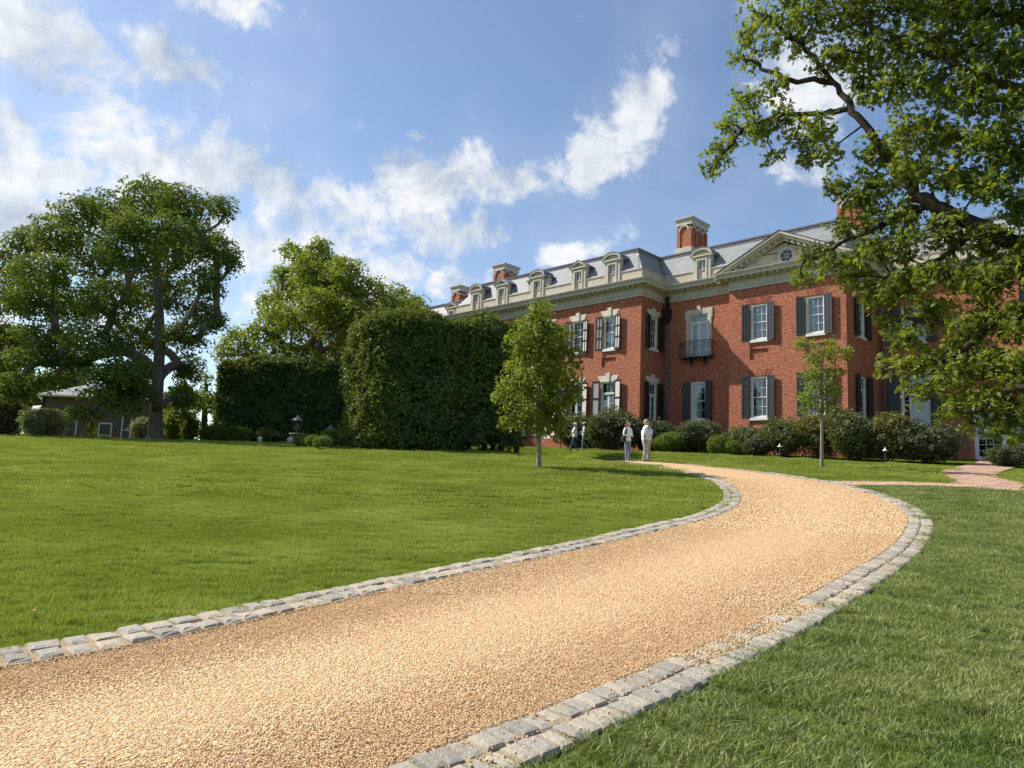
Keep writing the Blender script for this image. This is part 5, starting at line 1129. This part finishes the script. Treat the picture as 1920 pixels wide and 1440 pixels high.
for (a, b, c, d) in ops:
    fr = MB().box(a, a+.12, -.03, .12, c, d).box(b-.12, b, -.03, .12, c, d).box(a+.12, b-.12, -.03, .12, d-.12, d).box(a+.12, b-.12, -.02, .10, c+(d-c)*.48, c+(d-c)*.48+.08).build('window', 'grey_paint', gp)
    MB().box(a+.12, b-.12, .04, .05, c, c+(d-c)*.48).build('pane', 'glass_dark', fr); MB().box(a+.12, b-.12, .04, .05, c+(d-c)*.48+.08, d-.12).build('pane', 'glass_dark', fr)
ro = MB(); ev = [(-.3, -.45, 4.55), (9.0, -.45, 4.55), (9.0, 7.4, 4.55), (-2.9, 7.4, 4.55), (-2.9, 4.4, 4.55)]; rg = [(2.2, 3.2, 6.0), (6.0, 3.2, 6.0)]
ro.quad(ev[0], ev[1], rg[1], rg[0]); ro.quad(ev[1], ev[2], rg[1]); ro.quad(ev[2], ev[3], rg[0], rg[1]); ro.quad(ev[3], ev[4], rg[0]); ro.quad(ev[4], ev[0], rg[0]); ro.quad(*[(x, y, 4.549) for x, y, z in reversed(ev)])
rf2 = ro.build('roof', 'roof_edge', gp)
ea = MB()
for i in range(5):
    p, q = np.array(ev[i]), np.array(ev[(i+1) % 5]); ea.tube([p+(0, 0, -.06), q+(0, 0, -.06)], .14, 6)
ea.build('gutter', 'grey_paint', rf2)
MB().tube([(-.02, -.1, 0), (-.02, -.1, 4.4)], .09, 8).build('corner_post', 'pier_brick', gp)
ah = MB(); d0 = np.array([-2.4, 4.6]); d0 /= np.linalg.norm(d0); nn = np.array([-d0[1], d0[0]])*1.0
arc = [(2.6+2.1*math.cos(t), 2.95+.85*math.sin(t)) for t in np.linspace(0, math.pi, 13)]
f0 = [(d0[0]*a+nn[0]*.15, d0[1]*a+nn[1]*.15, z) for a, z in arc]; f1 = [(d0[0]*a+nn[0]*.9, d0[1]*a+nn[1]*.9, z-.12) for a, z in arc]
for i in range(12): ah.quad(f0[i], f0[i+1], f1[i+1], f1[i])
ah.quad(*f1); ah.build('arched_hood', 'grey_paint', gp)

# ================================================================== small garden things
def path_light(px_, py_, Y, label):
    B = onY(px_, py_, Y); B[2] = hxy(B[0], B[1]); t = empty('path_light', B); tag(t, label, 'path light', 'low garden path lights')
    MB().tube([(0, 0, -.1), (0, 0, .52)], .014, 6).build('stake', 'lead', t); MB().lathe([(.012, .68), (.02, .62), (.035, .60), (.06, .565), (.115, .53), (.115, .515), (.01, .52)][::-1], 14).build('shade', 'lamp_enamel', t, smooth=True)
path_light(1660, 862, 34.6, 'small white path light in front of the broad dark shrub'); path_light(1162, 849, 33.0, 'small white path light beside the long-haired woman'); path_light(1462, 856, 34.2, 'small white path light below the bronze shrub near the slender tree')
B = foot(555, 826, 47); t = empty('lantern_post', B); tag(t, 'grey metal lantern on a dark brick pier before the far hedge', 'lantern')
MB().box(-.28, .28, -.28, .28, -.5, .62).build('pier', 'pier_brick', t); MB().box(-.33, .33, -.33, .33, .62, .70).build('cap', 'stone', t); MB().tube([(0, 0, .7), (0, 0, .98)], [.05, .04], 8).build('stem', 'lantern_metal', t)
lf = MB()
for a in range(4):
    c, s_ = math.cos(a*math.pi/2+.78), math.sin(a*math.pi/2+.78); lf.tube([(c*.19, s_*.19, .98), (c*.30, s_*.30, 1.48)], .03, 5)
lf.lathe([(.22, .95), (.24, .99), (.2, 1.0)], 8).lathe([(.36, 1.46), (.38, 1.50), (.22, 1.66), (.07, 1.74), (.05, 1.82), (.0, 1.84)], 8); fo = lf.build('lantern_frame', 'lantern_metal', t)
MB().lathe([(.16, 1.0), (.26, 1.46)], 4).build('pane', 'glass', fo)
B = foot(618, 830, 39); t = empty('garden_urn', B); tag(t, 'blue-grey rounded lead finial peeping over the box balls', 'finial')
MB().box(-.14, .14, -.14, .14, -.2, .45).build('pedestal', 'stone', t); MB().lathe([(.10, .45), (.07, .52), (.17, .66), (.22, .80), (.19, .94), (.09, 1.06), (.03, 1.14), (.0, 1.16)], 14).build('finial', 'lead', t, smooth=True)
for px_, lb in ((487, 'small white domed marker in front of the dark hedge, left one'), (543, 'small white domed marker beside the lantern pier')):
    B = foot(px_, 829, 46); t = empty('lawn_marker', B); tag(t, lb, 'marker', 'white domed markers along the far lawn edge')
    MB().lathe([(.13, -.1), (.13, .20), (.16, .21), (.16, .25)], 12).build('body', 'white_paint', t); MB().lathe([(.155, .25), (.14, .31), (.09, .36), (0, .385)], 12).build('dome', 'lamp_enamel', t, smooth=True)

# fallen leaves on the lawn
dl = MB(); 
for (px_, py_, s_, lb) in ((62, 1147, .07, 'single orange fallen leaf on the lawn at the left'), (203, 1057, .09, 'brown fallen leaf on the lawn above the orange one'), (1668, 1112, .09, 'pale dry leaf on the rough grass beside the kerb')):
    d = pray(px_, py_); s0 = 1.0
    for _ in range(4000):
        p = CAM+d*s0
        if p[2] < hxy(p[0], p[1])+.05: break
        s0 += .02
    sv, sf = LEAF_SHAPES['lobed']; me = npmesh('fallen_leaf', sv*s_*1.2+RNG.normal(0, .002, sv.shape), sf); o_ = link('fallen_leaf', me, 'dead_leaf', None, (p[0], p[1], hxy(p[0], p[1])+.055), (.2, .1, px_)); tag(o_, lb, 'leaf', 'fallen leaves')

# ================================================================== people
def person(label, base, face, H, pose, mats, girth=1.0, hairstyle='short', hairmat='hair_dark', belly=0.0):
    """skeleton in local axes: x ahead, y left, z up (fractions of H); face = world heading"""
    ang = math.atan2(face[1], face[0]); t = empty('person', base, ang); tag(t, label, 'person')
    v, e, r, mk = [], [], [], []
    def add(p, rad, par, m_):
        v.append((p[0]*H, p[1]*H, p[2]*H)); rad = rad if isinstance(rad, tuple) else (rad, rad); r.append((rad[0]*H, rad[1]*H))
        if par is not None: e.append((par, len(v)-1)); mk.append(m_)
        return len(v)-1
    g = girth; sh, pt, sk, so_ = mats
    pel = add((0, 0, .52), (.075*g, .095*g), None, pt); wst = add((.0+belly*.3, 0, .60), (.068*g+belly*.5, .085*g), pel, sh); cst = add((.005+belly*.25, 0, .72), (.068*g+belly*.4, .095*g), wst, sh); c2 = add((.003+belly*.12, 0, .765), (.058*(.8*g+.2), .086*(.85*g+.15)), cst, sh); nb = add((0, 0, .805), (.046*(.4*g+.6), .066*(.5*g+.5)), c2, sh)
    nk = add((.005, 0, .845), .030, nb, sk); hd = add((.012, 0, .895), (.052, .046), nk, sk); hb = add((.012, 0, .94), (.054, .047), hd, sk); ht = add((.006, 0, .975), (.035, .032), hb, sk); add((.064, 0, .908), .011, hd, sk)
    for sd, nm in ((1, 'L'), (-1, 'R')):
        hip = add((0, sd*.05*g, .49), .060*g, pel, pt); kf, kh = pose['knee'+nm]; kn = add((kf, sd*.052*g, kh), .042*(g*.6+.4), hip, pt); af, ah_ = pose['ank'+nm]; an = add((af, sd*.05, ah_), .030*(g*.5+.5), kn, pt)
        he = add((af-.005, sd*.05, max(.022, ah_-.03)), .024, an, so_); add((af+.085, sd*.055, max(.018, ah_-.034-pose.get('toe'+nm, 0))), .019, he, so_)
        s_ = add((0, sd*.092*(.70*g+.30), .782), .040*(.6*g+.4), nb, sh); el = pose['elb'+nm]; eb = add((el[0], sd*el[1], el[2]), .030*(.5*g+.5), s_, sh if pose.get('sleeve', 1) else sh)
        wr = pose['wri'+nm]; wi = add((wr[0], sd*wr[1], wr[2]), .019, eb, sh if pose.get('long', 0) else sk); dv = np.array([wr[0]-el[0], wr[1]-el[1], wr[2]-el[2]]); dv = dv/np.linalg.norm(dv)
        pm_ = np.array(wr)+dv*.035; pmv = add((pm_[0], sd*pm_[1], pm_[2]), (.020, .012), wi, sk)
        side_ = np.cross(dv, (0, 1, 0)); side_ = side_/(np.linalg.norm(side_)+1e-6)
        for q, ln in ((-.015, .036), (-.005, .044), (.005, .042), (.015, .033)):
            f1 = pm_+dv*.022+side_*q; f2 = f1+dv*ln*.5; f3 = f2+dv*ln*.4+np.array([0, -.008, 0]); a1 = add((f1[0], sd*f1[1], f1[2]), .0055, pmv, sk); a2 = add((f2[0], sd*f2[1], f2[2]), .005, a1, sk); add((f3[0], sd*f3[1], f3[2]), .004, a2, sk)
        th = np.array(wr)+dv*.015+side_*.022; a1 = add((th[0], sd*th[1], th[2]), .006, wi, sk); th2 = th+dv*.028+side_*.006; add((th2[0], sd*th2[1], th2[2]), .005, a1, sk)
    me = bpy.data.meshes.new('body'); me.from_pydata(v, e, []); ob = bpy.data.objects.new('body', me); COL.objects.link(ob)
    ob.modifiers.new('skin', 'SKIN').use_smooth_shade = True; sv_ = me.skin_vertices[0].data
    for i, rr in enumerate(r): sv_[i].radius = rr; sv_[i].use_root = (i == 0)
    sb = ob.modifiers.new('sub', 'SUBSURF'); sb.levels = 2; sb.render_levels = 2
    dg = bpy.context.evaluated_depsgraph_get(); nm_ = bpy.data.meshes.new_from_object(ob.evaluated_get(dg)); bpy.data.objects.remove(ob)
    names = list(dict.fromkeys(mk)); nm_.materials.clear()
    for q in names: nm_.materials.append(MATS[q])
    A = np.array([v[a] for a, b in e]); B_ = np.array([v[b] for a, b in e]); idx = np.array([names.index(q) for q in mk])
    cen = np.array([p.center[:] for p in nm_.polygons]); ab = B_-A; tt = np.clip(((cen[:, None]-A[None])*ab[None]).sum(-1)/((ab*ab).sum(-1)[None]+1e-9), 0, 1); RA = np.array([min(r[a]) for a, b in e]); RB = np.array([min(r[b]) for a, b in e]); dd = np.linalg.norm(cen[:, None]-(A[None]+tt[..., None]*ab[None]), axis=-1)-.9*(RA[None]*(1-tt)+RB[None]*tt); mi = idx[dd.argmin(1)]
    trunk_like = np.array([(A[q][2]+B_[q][2])/2 > .45*H and abs(A[q][1]) < .07*H*g and (mk[q] in (sh, pt)) for q in range(len(e))])[dd.argmin(1)]
    mi = np.where(trunk_like, np.where(cen[:, 2] > pose.get('hem', .505)*H, names.index(sh), names.index(pt)), mi)
    nm_.polygons.foreach_set('material_index', mi.astype(np.int32)); nm_.update()
    body = link('body', nm_, None, t)
    # hair
    hc = np.array([-.004, 0, .935])*H; hb_ = MB()
    prof = []
    nseg = 14
    def blob(c, rx, ry, rz, zmin=-1):
        b = len(hb_.v)
        for i in range(9):
            ph = math.pi*i/8
            for j in range(nseg):
                th = 2*math.pi*j/nseg; x, y, z = math.sin(ph)*math.cos(th), math.sin(ph)*math.sin(th), math.cos(ph)
                hb_.v.append((c[0]+rx*x, c[1]+ry*y, c[2]+rz*max(z, zmin)))
        for i in range(8):
            for j in range(nseg): hb_.f.append((b+i*nseg+j, b+(i+1)*nseg+j, b+(i+1)*nseg+(j+1) % nseg, b+i*nseg+(j+1) % nseg))
    blob(hc+np.array([-.006*H, 0, .012*H]), .060*H, .056*H, .058*H, -.25); blob(hc+np.array([-.022*H, 0, -.01*H]), .046*H, .052*H, .056*H)
    if hairstyle == 'long': blob(hc+np.array([-.034*H, 0, -.09*H]), .030*H, .056*H, .10*H); blob(hc+np.array([-.0*H, .045*H, -.11*H]), .026*H, .020*H, .085*H); blob(hc+np.array([-.0*H, -.045*H, -.11*H]), .026*H, .020*H, .085*H)
    hb_.build('hair', hairmat, t, smooth=True)
    if hairstyle == 'cap':
        hb_ = MB(); blob(hc+np.array([.0, 0, .022*H]), .062*H, .057*H, .052*H, 0.0); hb_.prism([(hc[0]+.03*H, hc[2]+.02*H), (hc[0]+.105*H, hc[2]+.012*H), (hc[0]+.105*H, hc[2]+.018*H), (hc[0]+.03*H, hc[2]+.030*H)], -.035*H, .035*H); hb_.build('cap', 'shirt_white', t, smooth=True)
    # eyes and mouth
    fm = MB()
    for y in (-.018, .018): fm.box(.052*H, .058*H, y*H-.006*H, y*H+.006*H, .928*H, .935*H)
    fm.box(.052*H, .058*H, -.012*H, .012*H, .882*H, .886*H); fm.build('face_features', 'hair_dark', t)
    return t
STAND = dict(kneeL=(.012, .285), kneeR=(.012, .285), ankL=(0, .045), ankR=(-.02, .045))
def ground_at(px_, py_, dep):
    p = atd(px_, py_, dep); return np.array([p[0], p[1], hxy(p[0], p[1])+.012])
f1 = RT*.95-FH*.32
P1 = ground_at(1211, 867, 28.8)
w1 = person('stout short-haired person in white T-shirt and floral trousers looking to the right', P1, f1, 1.66, dict(STAND, kneeL=(.03, .285), ankL=(.05, .045), ankR=(-.05, .045), elbL=(-.01, .15, .64), wriL=(.03, .14, .52), elbR=(-.02, .165, .64), wriR=(-.02, .165, .50)), ('shirt_white', 'pants_print', 'skin', 'shoe_navy'), 1.70, 'short', 'hair_blond', .05)
sp_ = MB(); sp_.tube([(.03, .12, 1.36), (.13, .07, 1.31), (.205, -.02, 1.18), (.215, -.11, 1.05), (.12, -.21, .95)], .018, 6); sp_.build('bag_strap', 'strap_blue', w1)
f2 = RT*.45-FH*.85
P2 = ground_at(1176, 864, 29.4)
w2 = person('slim long-haired person in white top and grey jeans holding something in both hands', P2, f2, 1.68, dict(STAND, kneeR=(.02, .285), ankR=(.03, .045), elbL=(.0, .125, .63), wriL=(.11, .05, .63), elbR=(.0, .125, .63), wriR=(.11, .05, .625), long=1), ('shirt_white', 'jeans_grey', 'skin', 'shoe_white'), .86, 'long', 'hair_dark')
vz = MB(); vz.box(-.115, .075, -.165, -.075, .98, 1.36); vz.build('open_black_vest', 'cloth_black', w2, bevel=.03)
fu = unit(f2); fl_ = np.array([-fu[1], fu[0], 0])
hb = P2+fu*.05-fl_*.24; bg = empty('shoulder_bag', (hb[0], hb[1], P2[2]+.80), math.atan2(f2[1], f2[0])); tag(bg, 'black shoulder bag hanging at the side of the long-haired person', 'bag')
MB().box(-.13, .10, -.06, .06, 0, .22).build('pouch', 'cloth_black', bg, bevel=.03); MB().tube([(-.08, 0, .2), (-.06, .10, .56), (.02, .12, .58), (.07, .02, .2)], .012, 5).build('strap', 'cloth_black', bg)
ph_ = P2+fu*.27; po_ = MB().box(-.006, .006, -.045, .045, -.07, .07).build('held_leaflet', 'shirt_white', None, (ph_[0], ph_[1], P2[2]+1.08), (0, -.5, math.atan2(f2[1], f2[0]))); tag(po_, 'small white leaflet held in front of the long-haired person', 'leaflet')
P3 = ground_at(1077, 846, 42.3)
person('walker in white shirt, white cap and dark jeans striding to the left by the shrubs', P3, -RT*.96+FH*.2, 1.70, dict(kneeL=(.07, .285), kneeR=(-.01, .28), ankL=(.14, .05), ankR=(-.15, .07), toeR=.02, elbL=(.05, .125, .64), wriL=(.15, .12, .53), elbR=(-.06, .12, .64), wriR=(-.03, .12, .50)), ('shirt_white', 'jeans_dark', 'skin', 'cloth_black'), 1.12, 'cap', 'hair_white', .01)
P4 = ground_at(1094, 846.5, 42.6)
person('walker in pale blue jacket and light jeans following the white-shirted walker', P4, -RT*.95-FH*.15, 1.58, dict(kneeL=(.05, .285), kneeR=(-.02, .28), ankL=(.05, .045), ankR=(-.19, .09), toeR=.03, elbL=(.0, .115, .64), wriL=(.10, .08, .63), elbR=(-.03, .115, .64), wriR=(.06, .09, .60), long=1), ('shirt_blue', 'jeans_light', 'skin', 'shoe_white'), 1.0, 'cap', 'hair_dark')

# ================================================================== grass and loose gravel
def scatter(name, pts, rots, scales, protos, mat, idx):
    """one stuff object: every point carries a copy of a small tuft or pebble"""
    me = bpy.data.meshes.new(name); me.vertices.add(len(pts)); me.vertices.foreach_set('co', np.asarray(pts, np.float32).ravel())
    for nm, typ, data in (('rot', 'FLOAT_VECTOR', rots), ('scl', 'FLOAT', scales), ('pick', 'INT', idx)):
        at = me.attributes.new(nm, typ, 'POINT'); at.data.foreach_set('vector' if typ == 'FLOAT_VECTOR' else 'value', np.asarray(data, np.int32 if typ == 'INT' else np.float32).ravel())
    o_ = bpy.data.objects.new(name, me); COL.objects.link(o_); me.materials.append(MATS[mat])
    col = bpy.data.collections.new(name+'_protos')
    for i, pm_ in enumerate(protos):
        if not pm_.materials: pm_.materials.append(MATS[mat])
        po = bpy.data.objects.new('%s_proto_%02d' % (name, i), pm_); col.objects.link(po)
    ng = bpy.data.node_groups.new(name+'_scatter', 'GeometryNodeTree'); ng.interface.new_socket('Geometry', in_out='INPUT', socket_type='NodeSocketGeometry'); ng.interface.new_socket('Geometry', in_out='OUTPUT', socket_type='NodeSocketGeometry')
    N = ng.nodes; gi, go = N.new('NodeGroupInput'), N.new('NodeGroupOutput'); ip = N.new('GeometryNodeInstanceOnPoints'); ci = N.new('GeometryNodeCollectionInfo')
    ci.inputs[0].default_value = col; ci.inputs['Separate Children'].default_value = True; ci.inputs['Reset Children'].default_value = True
    def attr(nm, typ): a = N.new('GeometryNodeInputNamedAttribute'); a.data_type = typ; a.inputs[0].default_value = nm; return [q for q in a.outputs if q.enabled and q.name == 'Attribute'][0]
    L = ng.links; L.new(gi.outputs[0], ip.inputs['Points']); L.new(ci.outputs[0], ip.inputs['Instance']); ip.inputs['Pick Instance'].default_value = True
    L.new(attr('pick', 'INT'), ip.inputs['Instance Index']); L.new(attr('rot', 'FLOAT_VECTOR'), ip.inputs['Rotation']); L.new(attr('scl', 'FLOAT'), ip.inputs['Scale']); L.new(ip.outputs[0], go.inputs[0])
    md = o_.modifiers.new('scatter', 'NODES'); md.node_group = ng
    tag(o_, kind='stuff'); return o_
def tuft(seed, half, n, hmin, hmax, wd, lean, seg=2):
    g = np.random.default_rng(seed); p = g.uniform(-half, half, (n, 2)); h = g.uniform(hmin, hmax, n); a = g.uniform(0, 2*math.pi, n); ln = np.abs(g.normal(0, lean, n))*h; cv = g.uniform(.2, .9, n)
    d = np.c_[np.cos(a), np.sin(a)]; fa = a+g.uniform(-1.3, 1.3, n); s = np.c_[-np.sin(fa), np.cos(fa)]*(wd*g.uniform(.6, 1.2, n))[:, None]/2
    V = []; rows = []
    for k_ in range(seg):
        f = k_/seg; off = d*(ln*(f**1.7))[:, None]; z = h*(f*(1-.18*f*cv)); w_ = (1-.35*f)
        V.append(np.c_[p+off-s*w_, z-(.01 if k_ == 0 else 0)]); V.append(np.c_[p+off+s*w_, z-(.01 if k_ == 0 else 0)])
    V.append(np.c_[p+d*ln[:, None], h*(1-.22*cv)]); V = np.stack(V, 1); m_ = V.shape[1]; F = []
    for k_ in range(seg-1): F += [(2*k_, 2*k_+1, 2*k_+3), (2*k_, 2*k_+3, 2*k_+2)]
    F.append((2*seg-2, 2*seg-1, 2*seg)); F = (np.arange(n)[:, None, None]*m_+np.array(F)[None]).reshape(-1, 3)
    return npmesh('tuft', V.reshape(-1, 3), F)
def lawn_points(step, v0, v1, um=.80, side=None, jitter=.5):
    vv = np.arange(v0, v1, step); P_ = []
    for v in vv:
        uu = np.arange(-v*um-1.5, v*um+1.5, step); P_.append(np.c_[uu, np.full(len(uu), v)])
    P_ = np.vstack(P_); P_ += RNG.uniform(-jitter, jitter, P_.shape)*step; u, v = P_.T
    ok = ~inpoly(u, v, PATH_POLY) & ~inpoly(u, v, BP1) & ~inpoly(u, v, BP2) & (v > 1.6)
    x, y = u*RT[0]+v*FH[0], u*RT[1]+v*FH[1]
    ok &= ~((y > 34.0) & (x > -42)); right = np.array(u > np.interp(v, R_IN[:, 1], R_IN[:, 0])) & (v < 21.2)
    if side == 'right': ok &= right
    if side == 'left': ok &= ~right
    return u[ok], v[ok]
def lawn(name, step, v0, v1, protos, mat, side, smin, smax):
    u, v = lawn_points(step, v0, v1, side=side); P_ = uvw(u, v, -.004); n = len(u); rot = np.c_[RNG.normal(0, .05, n), RNG.normal(0, .05, n), RNG.uniform(0, 6.283, n)]
    scatter(name, P_, rot, RNG.uniform(smin, smax, n), protos, mat, RNG.integers(0, len(protos), n)); return n
fine = [tuft(100+i, .15, 520, .022, .048, .0040, .55, 2) for i in range(5)]; rough = [tuft(200+i, .15, 380, .020, .066, .0058, 1.15, 3) for i in range(5)]
mid = [tuft(300+i, .28, 620, .030, .055, .0085, .5, 2) for i in range(4)]; midr = [tuft(400+i, .28, 560, .035, .075, .0085, .8, 2) for i in range(4)]; farg = [tuft(500+i, .55, 800, .035, .06, .016, .45, 1) for i in range(4)]
lawn('grass_mown', .20, 2.0, 13, fine, 'grass_fine', 'left', .85, 1.2); lawn('grass_rough', .19, 1.8, 13, rough, 'grass_rough', 'right', .75, 1.25)
lawn('grass_mown_middle', .36, 13, 25, mid, 'grass_fine', 'left', .85, 1.2); lawn('grass_rough_middle', .36, 13, 21.5, midr, 'grass_rough', 'right', .8, 1.2)
lawn('grass_far', .70, 25, 53, farg, 'grass_fine', None, .85, 1.2)

def pebble(seed):
    bm = bmesh.new(); bmesh.ops.create_icosphere(bm, subdivisions=1, radius=1.0); g = random.Random(seed)
    for q in bm.verts: q.co *= g.uniform(.82, 1.12); q.co.z *= .62; q.co.x *= 1.15
    me = bpy.data.meshes.new('pebble'); bm.to_mesh(me); bm.free(); me.polygons.foreach_set('use_smooth', np.ones(len(me.polygons), bool)); return me
pebs = [pebble(i) for i in range(5)]
def gravel(name, dens, v0, v1, r0, r1, dz):
    n = int(dens*(v1-v0)*(v1*1.6)); v = RNG.uniform(v0, v1, n); u = RNG.uniform(-1, 1, n)*(v*.80+.6); ok = inpoly(u, v, GRAVEL_POLY); u, v = u[ok], v[ok]; n = len(u)
    P_ = uvw(u, v, dz); P_[:, 2] += RNG.uniform(-.004, .006, n)
    scatter(name, P_, RNG.uniform(-3.14, 3.14, (n, 3))*np.array([.22, .22, 1]), RNG.uniform(r0, r1, n), pebs, 'pebble', RNG.integers(0, 5, n)); return n
gravel('gravel_near', 9500, 2.4, 6.5, .0034, .0058, .026); gravel('gravel_middle', 5200, 6.5, 11.0, .0048, .0078, .027); gravel('gravel_far', 1100, 11.0, 21.0, .009, .014, .029)
# stray pebbles between the setts
v = RNG.uniform(2.6, 9, 2600); lu = np.interp(v, L_IN[:, 1], L_IN[:, 0]); ru = np.interp(v, R_IN[:, 1], R_IN[:, 0]); u = np.where(RNG.random(2600) < .25, lu-RNG.random(2600)*.3, ru+RNG.random(2600)*.42)
bu = RNG.random(2600) < .45; v = np.where(bu, RNG.uniform(4.9, 6.7, 2600), v); ru = np.interp(v, R_IN[:, 1], R_IN[:, 0]); u = np.where(bu, ru+RNG.random(2600)*.30, u)
scatter('stray_pebbles', uvw(u, v, .028)+np.c_[np.zeros((2600, 2)), RNG.uniform(0, .012, 2600)], RNG.uniform(-3, 3, (2600, 3)), RNG.uniform(.005, .009, 2600), pebs, 'pebble', RNG.integers(0, 5, 2600))
